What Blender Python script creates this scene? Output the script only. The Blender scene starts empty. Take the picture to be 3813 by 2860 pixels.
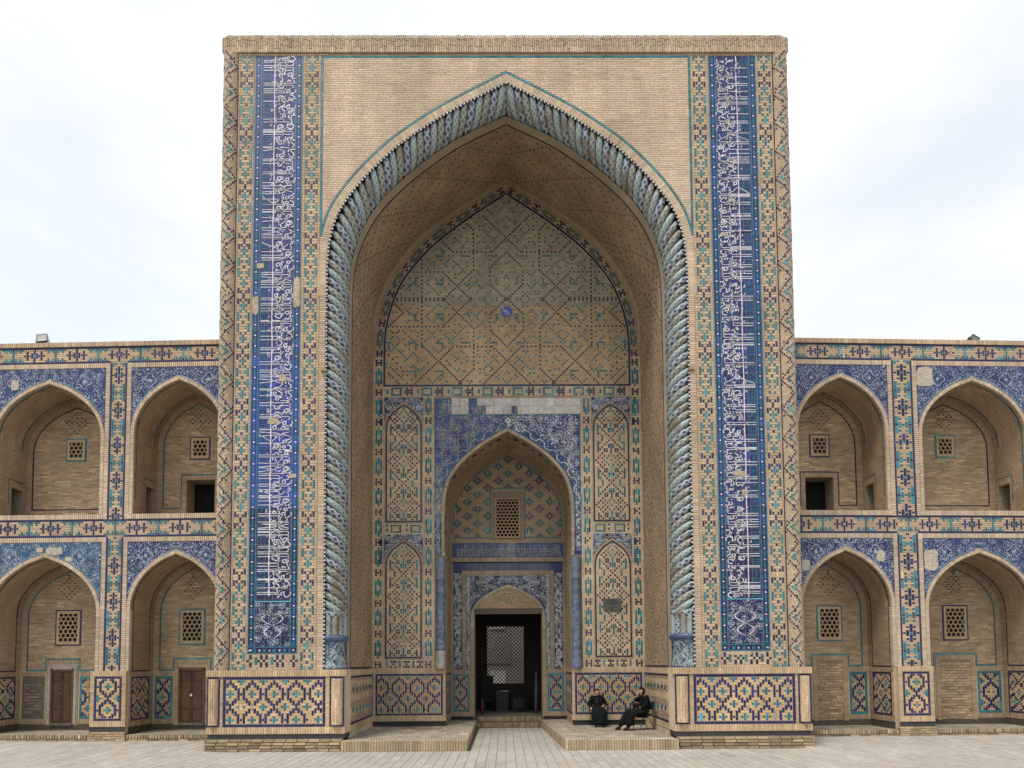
import bpy, math, random
import numpy as np
from mathutils import Vector, Matrix

rng = np.random.default_rng(7)
random.seed(7)
sc = bpy.context.scene
COL = sc.collection
R_ = math.radians

def st3(a, axis=-1):
    return np.stack(np.broadcast_arrays(*[np.asarray(q, float) for q in a]), axis)

# ---------------------------------------------------------------- camera
F_PX, W_PX, H_PX = 2480.0, 3813.0, 2860.0
pitch, yaw, roll = R_(2.95), R_(0.35), R_(0.35)
fw = np.array([math.sin(yaw) * math.cos(pitch), math.cos(yaw) * math.cos(pitch), math.sin(pitch)])
rt = np.array([math.cos(yaw), -math.sin(yaw), 0.0])
up = np.cross(rt, fw)
rt2 = math.cos(roll) * rt - math.sin(roll) * up
up2 = math.sin(roll) * rt + math.cos(roll) * up
CAM = np.array([-0.13, -18.0, 2.31])
cam_d = bpy.data.cameras.new('camera')
cam = bpy.data.objects.new('camera', cam_d)
COL.objects.link(cam)
cam.matrix_world = Matrix(((rt2[0], up2[0], -fw[0], CAM[0]), (rt2[1], up2[1], -fw[1], CAM[1]),
                           (rt2[2], up2[2], -fw[2], CAM[2]), (0, 0, 0, 1)))
cam_d.sensor_fit = 'HORIZONTAL'
cam_d.sensor_width = 36.0
cam_d.lens = 36.0 * F_PX / W_PX
cam_d.shift_x = 0.0032
cam_d.shift_y = 0.2392
cam_d.clip_start = 0.1
cam_d.clip_end = 2000.0
sc.camera = cam

# ---------------------------------------------------------------- sky, sun, exposure
SUN_EL, SUN_AZ = R_(62), R_(-38)       # azimuth measured from -Y (towards the viewer) to -X (left)
sun_from = np.array([math.sin(SUN_AZ) * math.cos(SUN_EL), -math.cos(SUN_AZ) * math.cos(SUN_EL), math.sin(SUN_EL)])
wd = bpy.data.worlds.new('World')
sc.world = wd
wd.use_nodes = True
nt = wd.node_tree
nt.nodes.clear()
out = nt.nodes.new('ShaderNodeOutputWorld')
bg = nt.nodes.new('ShaderNodeBackground')
sky = nt.nodes.new('ShaderNodeTexSky')
sky.sky_type = 'NISHITA'
sky.sun_disc = False
sky.sun_elevation = SUN_EL
sky.sun_rotation = math.atan2(sun_from[0], sun_from[1])
sky.dust_density = 2.0
sky.ozone_density = 1.0
tc = nt.nodes.new('ShaderNodeTexCoord')
mp = nt.nodes.new('ShaderNodeMapping')
mp.inputs['Scale'].default_value = (1.0, 1.0, 1.9)
mp.inputs['Location'].default_value = (2.4, 7.7, 0.9)
nz = nt.nodes.new('ShaderNodeTexNoise')
nz.inputs['Scale'].default_value = 1.7
nz.inputs['Detail'].default_value = 7.0
nz.inputs['Roughness'].default_value = 0.52
nz.inputs['Distortion'].default_value = 0.35
rmp = nt.nodes.new('ShaderNodeValToRGB')
rmp.color_ramp.elements[0].position = 0.42
rmp.color_ramp.elements[0].color = (0.66, 0.66, 0.66, 1)
rmp.color_ramp.elements[1].position = 0.60
rmp.color_ramp.elements[1].color = (1, 1, 1, 1)
skm = nt.nodes.new('ShaderNodeVectorMath')
skm.operation = 'SCALE'
skm.inputs['Scale'].default_value = 2.45
mx = nt.nodes.new('ShaderNodeMix')
mx.data_type = 'RGBA'
mx.inputs[7].default_value = (10.4, 10.45, 10.6, 1)
L = nt.links.new
L(tc.outputs['Generated'], mp.inputs['Vector'])
L(mp.outputs['Vector'], nz.inputs['Vector'])
L(nz.outputs['Fac'], rmp.inputs['Fac'])
L(rmp.outputs['Color'], mx.inputs[0])
L(sky.outputs['Color'], skm.inputs[0])
L(skm.outputs['Vector'], mx.inputs[6])
L(mx.outputs[2], bg.inputs['Color'])
L(bg.outputs['Background'], out.inputs['Surface'])
bg.inputs['Strength'].default_value = 0.10

sun_d = bpy.data.lights.new('sun', 'SUN')
sun_d.energy = 2.5
sun_d.angle = R_(18)
sun_d.color = (1.0, 0.95, 0.87)
sun = bpy.data.objects.new('sun', sun_d)
COL.objects.link(sun)
sun.rotation_euler = Vector((-sun_from[0], -sun_from[1], -sun_from[2])).to_track_quat('-Z', 'Y').to_euler()
sun.location = (-20, -30, 40)

sc.view_settings.view_transform = 'Standard'
sc.view_settings.look = 'None'
sc.view_settings.gamma = 1.0
sc.view_settings.use_curve_mapping = False
sc.view_settings.exposure = 0.12
sc.render.engine = 'CYCLES'
sc.cycles.max_bounces = 4
sc.cycles.diffuse_bounces = 3
sc.cycles.glossy_bounces = 1
sc.cycles.use_denoising = True

# ---------------------------------------------------------------- materials
def base_mat(name):
    m = bpy.data.materials.new(name)
    m.use_nodes = True
    return m, m.node_tree, m.node_tree.nodes['Principled BSDF']

def tint_mat(name, rough, fine=(30.0, 0.78, 1.15), stain=(0.55, 0.8, 1.12), bump=0.25, spec=0.3, fixed=None, fine2=None, streak=None):
    """colour from the per-piece 'tint' attribute (or a fixed colour), fine grain and wide weather stains in world space"""
    m, t, p = base_mat(name)
    n, l = t.nodes.new, t.links.new
    geo = n('ShaderNodeNewGeometry')
    if fixed is None:
        at = n('ShaderNodeAttribute')
        at.attribute_name = 'tint'
        c = at.outputs['Color']
    else:
        rgb = n('ShaderNodeRGB')
        rgb.outputs[0].default_value = (*fixed, 1)
        c = rgb.outputs[0]
    fac = None
    first = None
    for k, spec_ in enumerate((fine, stain, fine2)):
        if not spec_:
            continue
        s, lo, hi = spec_
        z = n('ShaderNodeTexNoise')
        z.inputs['Scale'].default_value = s
        z.inputs['Detail'].default_value = 3.0
        z.inputs['Roughness'].default_value = 0.6
        l(geo.outputs['Position'], z.inputs['Vector'])
        if first is None:
            first = z
        mr = n('ShaderNodeMapRange')
        mr.inputs['From Min'].default_value = 0.3
        mr.inputs['From Max'].default_value = 0.7
        mr.inputs['To Min'].default_value = lo
        mr.inputs['To Max'].default_value = hi
        l(z.outputs['Fac'], mr.inputs['Value'])
        if fac is None:
            fac = mr.outputs['Result']
        else:
            mm = n('ShaderNodeMath')
            mm.operation = 'MULTIPLY'
            l(fac, mm.inputs[0])
            l(mr.outputs['Result'], mm.inputs[1])
            fac = mm.outputs[0]
    if streak:
        mpg = n('ShaderNodeMapping')
        mpg.inputs['Scale'].default_value = (1.9, 1.9, 0.16)
        z = n('ShaderNodeTexNoise')
        z.inputs['Scale'].default_value = 1.0
        z.inputs['Detail'].default_value = 3.0
        l(geo.outputs['Position'], mpg.inputs['Vector'])
        l(mpg.outputs['Vector'], z.inputs['Vector'])
        mr = n('ShaderNodeMapRange')
        mr.inputs['From Min'].default_value = 0.35
        mr.inputs['From Max'].default_value = 0.65
        mr.inputs['To Min'].default_value, mr.inputs['To Max'].default_value = streak
        l(z.outputs['Fac'], mr.inputs['Value'])
        mm = n('ShaderNodeMath')
        mm.operation = 'MULTIPLY'
        l(fac, mm.inputs[0])
        l(mr.outputs['Result'], mm.inputs[1])
        fac = mm.outputs[0]
    vm = n('ShaderNodeVectorMath')
    vm.operation = 'SCALE'
    l(c, vm.inputs[0])
    l(fac, vm.inputs['Scale'])
    l(vm.outputs['Vector'], p.inputs['Base Color'])
    p.inputs['Roughness'].default_value = rough
    p.inputs['Specular IOR Level'].default_value = spec
    if bump:
        b = n('ShaderNodeBump')
        b.inputs['Strength'].default_value = bump
        b.inputs['Distance'].default_value = 0.01
        l(first.outputs['Fac'], b.inputs['Height'])
        l(b.outputs['Normal'], p.inputs['Normal'])
    return m

M_BRICK = tint_mat('fired_brick', 0.92, bump=0.35, streak=(0.92, 1.05))
M_GLAZE = tint_mat('glazed_ceramic', 0.38, fine=(9.0, 0.7, 1.25), stain=(1.6, 0.8, 1.15), bump=0.08, spec=0.35, fine2=(60, 0.85, 1.12))
M_MORTAR = tint_mat('gypsum_mortar', 0.95, bump=0.3, streak=(0.90, 1.05))
M_STONE = tint_mat('rough_plaster', 0.95, fine=(14, 0.7, 1.2), bump=0.6)
M_PAVE = tint_mat('paving_stone', 0.8, fine=(6.0, 0.82, 1.12), stain=(0.35, 0.88, 1.08), bump=0.12, fine2=(45, 0.9, 1.08))
M_WOOD = tint_mat('old_timber', 0.65, fine=(22, 0.6, 1.3), stain=(3.0, 0.8, 1.2), bump=0.3)
M_METAL = tint_mat('painted_metal', 0.45, fine=(20, 0.9, 1.1), stain=None, bump=0.0, spec=0.5)
M_CLOTH = tint_mat('woven_cloth', 0.9, fine=(70, 0.8, 1.2), stain=(9, 0.8, 1.2), bump=0.2, spec=0.15)
M_SKIN = tint_mat('human_skin', 0.55, fine=(60, 0.94, 1.06), stain=None, bump=0.0)
MATS = [M_BRICK, M_GLAZE, M_MORTAR, M_STONE, M_PAVE, M_WOOD, M_METAL, M_CLOTH, M_SKIN]
BR, GL, MO, ST, PV, WO, ME, CL, SK = range(9)

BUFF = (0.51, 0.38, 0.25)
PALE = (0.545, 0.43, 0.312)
OLD_SHADED = (0.37, 0.272, 0.178)  # older brick; tone also deepened to paint shade into the recesses
EARTH = (0.33, 0.26, 0.165)
BLUE = (0.015, 0.018, 0.088)
NAVY = (0.012, 0.013, 0.055)
TURQ = (0.022, 0.165, 0.21)
TEAL = (0.018, 0.115, 0.14)
CREAM = (0.60, 0.49, 0.34)
MORT = (0.40, 0.325, 0.225)
WHITE = (0.72, 0.70, 0.68)
DARK = (0.035, 0.033, 0.035)

# ---------------------------------------------------------------- mesh helpers
def mesh_np(name, V, Q, cols=None, mats=None, smooth=False, uv=None):
    V = np.asarray(V, np.float32).reshape(-1, 3)
    Q = np.asarray(Q, np.int32).reshape(-1, 4)
    me = bpy.data.meshes.new(name)
    me.vertices.add(len(V))
    me.vertices.foreach_set('co', V.ravel())
    me.loops.add(len(Q) * 4)
    me.loops.foreach_set('vertex_index', Q.ravel())
    me.polygons.add(len(Q))
    me.polygons.foreach_set('loop_start', np.arange(0, len(Q) * 4, 4, dtype=np.int32))
    if cols is not None:
        a = me.attributes.new('tint', 'FLOAT_COLOR', 'FACE')
        c = np.ones((len(Q), 4), np.float32)
        c[:, :3] = np.broadcast_to(np.asarray(cols, np.float32), (len(Q), 3))
        a.data.foreach_set('color', c.ravel())
    used = [0]
    if mats is not None:
        mats = np.broadcast_to(np.asarray(mats, np.int32), (len(Q),))
        used = sorted(set(mats.tolist()))
        lut = np.zeros(len(MATS), np.int32)
        for i, u in enumerate(used):
            lut[u] = i
        me.polygons.foreach_set('material_index', lut[mats])
    for u in used:
        me.materials.append(MATS[u])
    if uv is not None:
        lay = me.uv_layers.new(name='UVMap')
        lay.data.foreach_set('uv', np.asarray(uv, np.float32).ravel())
    me.polygons.foreach_set('use_smooth', np.full(len(Q), bool(smooth)))
    me.update(calc_edges=True)
    return me

def link(name, me, parent=None, loc=None, label=None, cat=None, group=None, kind=None):
    o = bpy.data.objects.new(name, me)
    COL.objects.link(o)
    if loc is not None:
        o.location = loc
    if parent is not None:
        o.parent = parent
    return tag(o, label, cat, group, kind)

def tag(o, label=None, cat=None, group=None, kind=None):
    if label: o['label'] = label
    if cat: o['category'] = cat
    if group: o['group'] = group
    if kind: o['kind'] = kind
    return o

def empty(name, label=None, cat=None, loc=(0, 0, 0), group=None, parent=None):
    return link(name, None, parent, loc, label, cat, group)

class Soup:
    """free quads with a colour and a material each"""
    def __init__(s):
        s.v, s.q, s.c, s.m, s.n = [], [], [], [], 0
    def add(s, V, Q, col=(1, 1, 1), mat=0):
        V = np.asarray(V, float).reshape(-1, 3)
        Q = np.asarray(Q, int).reshape(-1, 4)
        s.v.append(V)
        s.q.append(Q + s.n)
        s.c.append(np.broadcast_to(np.asarray(col, float), (len(Q), 3)))
        s.m.append(np.full(len(Q), mat))
        s.n += len(V)
    def quads(s, A, col, mat=GL):
        A = np.asarray(A, float).reshape(-1, 4, 3)
        if len(A):
            s.add(A.reshape(-1, 3), np.arange(len(A) * 4).reshape(-1, 4), col, mat)
    def box(s, a, b, col, mat):
        x0, y0, z0 = a
        x1, y1, z1 = b
        V = [(x0, y0, z0), (x1, y0, z0), (x1, y1, z0), (x0, y1, z0), (x0, y0, z1), (x1, y0, z1), (x1, y1, z1), (x0, y1, z1)]
        s.add(V, [(0, 1, 5, 4), (1, 2, 6, 5), (2, 3, 7, 6), (3, 0, 4, 7), (4, 5, 6, 7), (3, 2, 1, 0)], col, mat)
    def tube(s, P, rad, col, mat, n=8, caps=True):
        P = np.asarray(P, float)
        rad = np.broadcast_to(rad, (len(P),))
        T = np.gradient(P, axis=0)
        T /= np.linalg.norm(T, axis=1)[:, None] + 1e-9
        ref = np.array([0, 0, 1.0]) if abs(T[0][2]) < 0.8 else np.array([1.0, 0, 0])
        V = []
        for i in range(len(P)):
            a = np.cross(T[i], ref); a /= np.linalg.norm(a) + 1e-9
            b = np.cross(T[i], a)
            th = np.arange(n) * 2 * math.pi / n
            V.append(P[i] + rad[i] * (np.cos(th)[:, None] * a + np.sin(th)[:, None] * b))
        Q = [(i * n + j, i * n + (j + 1) % n, (i + 1) * n + (j + 1) % n, (i + 1) * n + j) for i in range(len(P) - 1) for j in range(n)]
        V = np.concatenate(V)
        if caps:
            V = np.concatenate([V, P[:1], P[-1:]])
            e = (len(P) - 1) * n
            c0, c1 = len(P) * n, len(P) * n + 1
            for j in range(0, n, 2):
                Q.append((c0, (j + 2) % n, j + 1, j))
                Q.append((c1, e + j, e + j + 1, e + (j + 2) % n))
        s.add(V, Q, col, mat)
    def lathe(s, c, prof, col, mat, n=20, a0=0, a1=2 * math.pi):
        th = np.linspace(a0, a1, n + 1)
        V = np.array([[(c[0] + r * math.cos(t), c[1] + r * math.sin(t), c[2] + z) for t in th] for r, z in prof]).reshape(-1, 3)
        Q = [(i * (n + 1) + j, i * (n + 1) + j + 1, (i + 1) * (n + 1) + j + 1, (i + 1) * (n + 1) + j) for i in range(len(prof) - 1) for j in range(n)]
        s.add(V, Q, col, mat)
    def mesh(s, name, smooth=False, center=None):
        V = np.concatenate(s.v)
        if center is not None:
            V = V - np.asarray(center)
        return mesh_np(name, V, np.concatenate(s.q), np.concatenate(s.c), np.concatenate(s.m), smooth)
    def obj(s, name, parent=None, smooth=False, **k):
        return link(name, s.mesh(name, smooth), parent, **k)

def sbox(name, a, b, col, mat, parent=None, **k):
    s = Soup(); s.box(a, b, col, mat)
    return s.obj(name, parent, **k)

# surfaces: S(u, v, h) -> points; u across, v along, h out of the wall
def front(Y, sx=1.0, ox=0.0):
    return lambda u, v, h: st3([ox + sx * np.asarray(u, float), Y - np.asarray(h, float) + 0 * u, np.asarray(v, float) + 0 * u], -1)

def sidewall(X, inward):
    """u = world y, v = world z; inward = sign of the outward normal along x"""
    return lambda u, v, h: st3([X + inward * np.asarray(h, float) + 0 * u, np.asarray(u, float), np.asarray(v, float) + 0 * u], -1)

class Curve:
    """half an arch, from the springing up to the apex at x = 0"""
    def __init__(s, pts, n=160):
        P = np.asarray(pts, float)
        d = np.concatenate([[0], np.cumsum(np.linalg.norm(np.diff(P, axis=0), axis=1))])
        m = np.zeros_like(P)
        m[1:-1] = (P[2:] - P[:-2]) / (d[2:] - d[:-2])[:, None]
        m[0] = (P[1] - P[0]) / (d[1] - d[0]); m[-1] = (P[-1] - P[-2]) / (d[-1] - d[-2])
        t = np.linspace(0, d[-1], n)
        k = np.clip(np.searchsorted(d, t, 'right') - 1, 0, len(P) - 2)
        h = (d[k + 1] - d[k]); x = (t - d[k]) / h
        h = h[:, None]; x = x[:, None]
        q = (2*x**3-3*x**2+1)*P[k] + (x**3-2*x**2+x)*h*m[k] + (-2*x**3+3*x**2)*P[k+1] + (x**3-x**2)*h*m[k+1]
        s.p = q
        s.s = np.concatenate([[0], np.cumsum(np.linalg.norm(np.diff(q, axis=0), axis=1))])
        s.len = s.s[-1]
        T = np.gradient(q, axis=0); T /= np.linalg.norm(T, axis=1)[:, None]
        s.t = T
        s.nrm = st3([T[:, 1], -T[:, 0]], -1)
        s.zs = q[0, 1]; s.apex = q[-1, 1]; s.half = q[0, 0]
    def at(s, u, off=0):
        u = np.asarray(u, float)
        i = lambda a: np.interp(u, s.s, a)
        ext = np.maximum(u - s.len, 0); low = np.minimum(u, 0)
        nx, nz = i(s.nrm[:, 0]), i(s.nrm[:, 1])
        x = i(s.p[:, 0]) + nx * off + ext * s.t[-1, 0] + low * s.t[0, 0]
        z = i(s.p[:, 1]) + nz * off + ext * s.t[-1, 1] + low * s.t[0, 1]
        return np.maximum(x, 0), z
    def x(s, z):
        z = np.asarray(z, float)
        r = np.interp(z, s.p[:, 1], s.p[:, 0])
        return np.where(z > s.apex, 0.0, r)
    def S(s, Y, sign, cx=0.0):
        def f(u, v, h):
            x, z = s.at(u, v)
            return st3([cx + sign * x, Y - np.asarray(h, float) + 0 * x, z], -1)
        return f
    def shifted(s, off, n=60):
        u = np.linspace(0, s.len + 0.4 * abs(off) if off > 0 else s.len, n)
        x, z = s.at(u, off)
        keep = [0]
        for i in range(1, n):
            if z[i] > z[keep[-1]] + 1e-4: keep.append(i)
        pts = st3([x, z], -1)[keep]
        pts[-1, 0] = 0
        return Curve(pts)

KIND_NAMES = {}
class Pieces:
    """bricks and tiles laid on surfaces: little blocks with chamfered faces"""
    def __init__(s):
        s.T, s.c, s.m, s.k = [], [], [], []
    def add(s, S, u0, u1, v0, v1, h, col, mat, kind='brick', var=0.08, inset=0.003, hv=0.001, hue=0.025):
        u0, u1, v0, v1 = np.broadcast_arrays(*[np.atleast_1d(np.asarray(a, float)) for a in (u0, u1, v0, v1)])
        n = len(u0)
        if n == 0: return
        h = np.broadcast_to(np.asarray(h, float), (n,)) + rng.normal(0, hv, n)
        e = np.minimum(inset, 0.2 * np.minimum(np.abs(u1 - u0), np.abs(v1 - v0)))
        b = -0.006
        P = st3([S(u0, v0, b + 0 * u0), S(u1, v0, b + 0 * u0), S(u1, v1, b + 0 * u0), S(u0, v1, b + 0 * u0),
                      S(u0 + e, v0 + e, h), S(u1 - e, v0 + e, h), S(u1 - e, v1 - e, h), S(u0 + e, v1 - e, h)], 1)
        c = np.broadcast_to(np.asarray(col, float), (n, 3)) * np.exp(rng.normal(0, var, (n, 1))) * np.exp(rng.normal(0, hue, (n, 3)))
        s.T.append(P); s.c.append(c); s.m.append(np.broadcast_to(mat, (n,)).copy()); s.k += [kind] * n
    def arrays(s):
        return np.concatenate(s.T), np.concatenate(s.c), np.concatenate(s.m), np.array(s.k)
    def finish(s, thing, single=300, singles={}, rest={'brick': 'brickwork', 'glazed_brick': 'glazed_brickwork'}):
        T, c, m, k = s.arrays()
        top = T[:, 4:]
        cen = top.mean(1)
        nr = np.cross(top[:, 2] - top[:, 0], top[:, 3] - top[:, 1]) * 0.5
        d = cen - CAM
        dist = np.linalg.norm(d, axis=1)
        area = np.abs((nr * d).sum(1)) / dist ** 3
        dep = d @ fw
        ix = F_PX * (d @ rt2) / dep - 12.1
        iy = -F_PX * (d @ up2) / dep + 912
        area[(np.abs(ix) > W_PX / 2 - 15) | (np.abs(iy) > H_PX / 2 - 15)] = 0
        QF = np.array([(4, 5, 6, 7), (0, 1, 5, 4), (1, 2, 6, 5), (2, 3, 7, 6), (3, 0, 4, 7)])
        for kind in sorted(set(k.tolist())):
            idx = np.nonzero(k == kind)[0]
            o = idx[np.argsort(-area[idx])]
            o1 = [i for i in o[:singles.get(kind, single)] if area[i] > 0]
            s1 = set(o1)
            left = np.array([i for i in o if i not in s1], int)
            for i in o1:
                ct = cen[i]
                me = mesh_np(kind, T[i] - ct, QF, c[i], int(m[i]))
                link(kind, me, thing, loc=ct)
            if len(left):
                n = len(left)
                Q = (QF[None] + (np.arange(n) * 8)[:, None, None]).reshape(-1, 4)
                me = mesh_np(rest.get(kind, kind + '_work'), T[left].reshape(-1, 3), Q, np.repeat(c[left], 5, 0), np.repeat(m[left], 5))
                link(rest.get(kind, kind + '_work'), me, thing, kind='stuff')

def courses(P, S, u0, u1, v0, v1, row=0.058, blen=0.27, clip=None, h=0.007, col=BUFF, var=0.09, joint=0.009, kind='brick', hole=None, hv=0.001, relaid=1.0):
    """running bond; clip(v) -> list of (ua, ub) spans; hole = list of (ua, ub, va, vb) left free"""
    n = max(1, int(round((v1 - v0) / row)))
    r = (v1 - v0) / n
    A = []
    for i in range(n):
        a, b = v0 + i * r, v0 + (i + 1) * r
        spans = clip(0.5 * (a + b)) if clip else [(u0, u1)]
        for ha in (hole or []):
            if ha[2] < 0.5 * (a + b) < ha[3]:
                ns = []
                for (p, q) in spans:
                    if ha[1] <= p or ha[0] >= q: ns.append((p, q)); continue
                    if ha[0] > p: ns.append((p, ha[0]))
                    if ha[1] < q: ns.append((ha[1], q))
                spans = ns
        off = (i % 2) * blen * 0.5 + rng.uniform(-.05, .05)
        for (p, q) in spans:
            if q - p < 0.03: continue
            e = np.arange(math.floor((p - off) / blen), math.ceil((q - off) / blen) + 1) * blen + off + rng.normal(0, 0.008, 1)
            e = np.concatenate([[p], e[(e > p + 0.035) & (e < q - 0.035)], [q]])
            for j in range(len(e) - 1):
                A.append((e[j] + joint / 2, e[j + 1] - joint / 2, a + joint / 2, b - joint / 2))
    if A:
        A = np.array(A)
        C = np.tile(np.asarray(col, float), (len(A), 1))
        mu, mv = A[:, :2].mean(1), A[:, 2:].mean(1)
        ua, ub, va, vb = mu.min(), mu.max(), mv.min(), mv.max()
        for k in range(int((ub - ua) * (vb - va) * 0.22)):          # areas relaid with bricks of another batch
            cu, cv = rng.uniform(ua, ub), rng.uniform(va, vb)
            m = (np.abs(mu - cu) < rng.uniform(.25, .9)) & (np.abs(mv - cv) < rng.uniform(.12, .5))
            C[m] *= np.array([(1.14, 1.13, 1.10), (.84, .82, .80), (1.06, .95, .88), (.93, .95, .97)][rng.integers(0, 4)]) ** relaid
        P.add(S, A[:, 0], A[:, 1], A[:, 2], A[:, 3], h, C, BR, kind, var, hv=hv)

def soldiers(P, S, u0, u1, v0, v1, w=0.062, h=0.014, col=PALE, var=0.09, joint=0.008, kind='brick', mat=BR):
    n = max(1, int(round(abs(u1 - u0) / w)))
    e = np.linspace(u0, u1, n + 1)
    P.add(S, e[:-1] + joint / 2, e[1:] - joint / 2, v0 + joint / 2, v1 - joint / 2, h, col, mat, kind, var)

def stack(P, S, u0, u1, v0, v1, w=0.062, **k):
    soldiers(P, lambda u, v, h: S(v, u, h), v0, v1, u0, u1, w, **k)

def lineh(P, S, u0, u1, v0, v1, col, seg=0.27, h=0.012, kind='glazed_brick'):
    soldiers(P, S, u0, u1, v0, v1, seg, h, col, 0.16, 0.005, kind, GL)

def linev(P, S, u0, u1, v0, v1, col, seg=0.27, h=0.012, kind='glazed_brick'):
    soldiers(P, lambda u, v, hh: S(v, u, hh), v0, v1, u0, u1, seg, h, col, 0.16, 0.005, kind, GL)

def frame(P, S, u0, u1, v0, v1, t, col, **k):
    lineh(P, S, u0, u1, v1 - t, v1, col, **k)
    lineh(P, S, u0, u1, v0, v0 + t, col, **k)
    linev(P, S, u0, u0 + t, v0 + t, v1 - t, col, **k)
    linev(P, S, u1 - t, u1, v0 + t, v1 - t, col, **k)

GCOL = {'B': BLUE, 'T': TURQ, 'N': NAVY, 'E': TEAL, 'K': (0.085, 0.055, 0.045), 'G': (0.075, 0.10, 0.095)}
def grid(P, S, u0, u1, v0, v1, nc, nr, fn, h=0.010, hg=0.012, col=BUFF, joint=0.011, clip=None, maxrun=4, var=0.08, merge='BTE', gj=0.0):
    """pattern brickwork: cell (c, r) is buff or glazed after fn(c, r); c from the left, r from the bottom"""
    cu, cv = (u1 - u0) / nc, (v1 - v0) / nr
    A = np.full((nr, nc), '.', dtype='<U1')
    for r in range(nr):
        for c in range(nc):
            if clip and not clip(u0 + (c + .5) * cu, v0 + (r + .5) * cv): A[r, c] = ' '
            else: A[r, c] = fn(c, r)
    G = {}
    j = joint / 2
    for c in range(nc):
        r = 0
        while r < nr:
            ch = A[r, c]
            if ch in GCOL:
                q = r
                while ch in (merge or '') and q + 1 < nr and A[q + 1, c] == ch: q += 1
                G.setdefault(ch, []).append((u0 + c * cu + j + gj, u0 + (c + 1) * cu - j - gj, v0 + r * cv + j, v0 + (q + 1) * cv - j))
                r = q + 1
            else: r += 1
    for ch, a in G.items():
        a = np.array(a)
        a[:, :2] += rng.normal(0, .0022, (len(a), 1)); a[:, 2:] += rng.normal(0, .002, (len(a), 1))
        lost = rng.uniform(size=len(a)) < .015
        cc = np.where(lost[:, None], np.array(OLD_SHADED), np.array(GCOL[ch]))
        P.add(S, a[:, 0], a[:, 1], a[:, 2], a[:, 3], hg, cc, BR if ch in 'KG' else GL, 'glazed_brick', 0.28, hue=0.07)
    B = []
    for r in range(nr):
        c = 0
        while c < nc:
            if A[r, c] == '.':
                q = c
                lim = maxrun if (r + c) % 3 else maxrun - 1
                while q + 1 < nc and A[r, q + 1] == '.' and q + 1 - c < lim: q += 1
                B.append((u0 + c * cu + j, u0 + (q + 1) * cu - j, v0 + r * cv + j, v0 + (r + 1) * cv - j))
                c = q + 1
            else: c += 1
    if B:
        B = np.array(B)
        P.add(S, B[:, 0], B[:, 1], B[:, 2], B[:, 3], h, col(B[:, 2]) if callable(col) else col, BR, 'brick', var)

def arcband(P, curve, Y, o0, o1, seg, col, mat=BR, h=0.014, kind='brick', cx=0.0, var=0.09, u0=0.0, signs=(1, -1), joint=0.008, S=None):
    for sg in signs:
        Sf = S(sg) if S else curve.S(Y, sg, cx)
        end = curve.len + max(o1, 0) * 0.55
        n = max(1, int(round((end - u0) / seg)))
        e = np.linspace(u0, end, n + 1)
        P.add(Sf, e[:-1] + joint / 2, e[1:] - joint / 2, o0 + joint / 2, o1 - joint / 2, h, col, mat, kind, var)

def ragged(S, u, v, w, h_, col, parent, name='plaster_patch', d=.02, seed=0):
    """patch of bare plaster with a broken outline"""
    g = np.random.default_rng(int(abs(u * 991 + v * 313)) + seed)
    n = 20
    t = np.linspace(0, 2 * math.pi, n, endpoint=False)
    k = 1 / np.maximum(np.abs(np.cos(t)), np.abs(np.sin(t))) ** 1.0
    r = k * (1 + g.normal(0, .05, n))
    pu, pv = u + w / 2 + w / 2 * r * np.cos(t), v + h_ / 2 + h_ / 2 * r * np.sin(t)
    A = S(pu, pv, np.full(n, d)); B = S(pu, pv, np.zeros(n)); c = S(np.array([u + w / 2]), np.array([v + h_ / 2]), np.array([d * 1.1]))
    s = Soup()
    s.add(np.concatenate([A, B, c]), [(i, (i + 1) % n, n + (i + 1) % n, n + i) for i in range(n)] + [(2 * n, i, (i + 1) % n, (i + 2) % n) for i in range(0, n, 2)], col, ST)
    return s.obj(name, parent)

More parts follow.
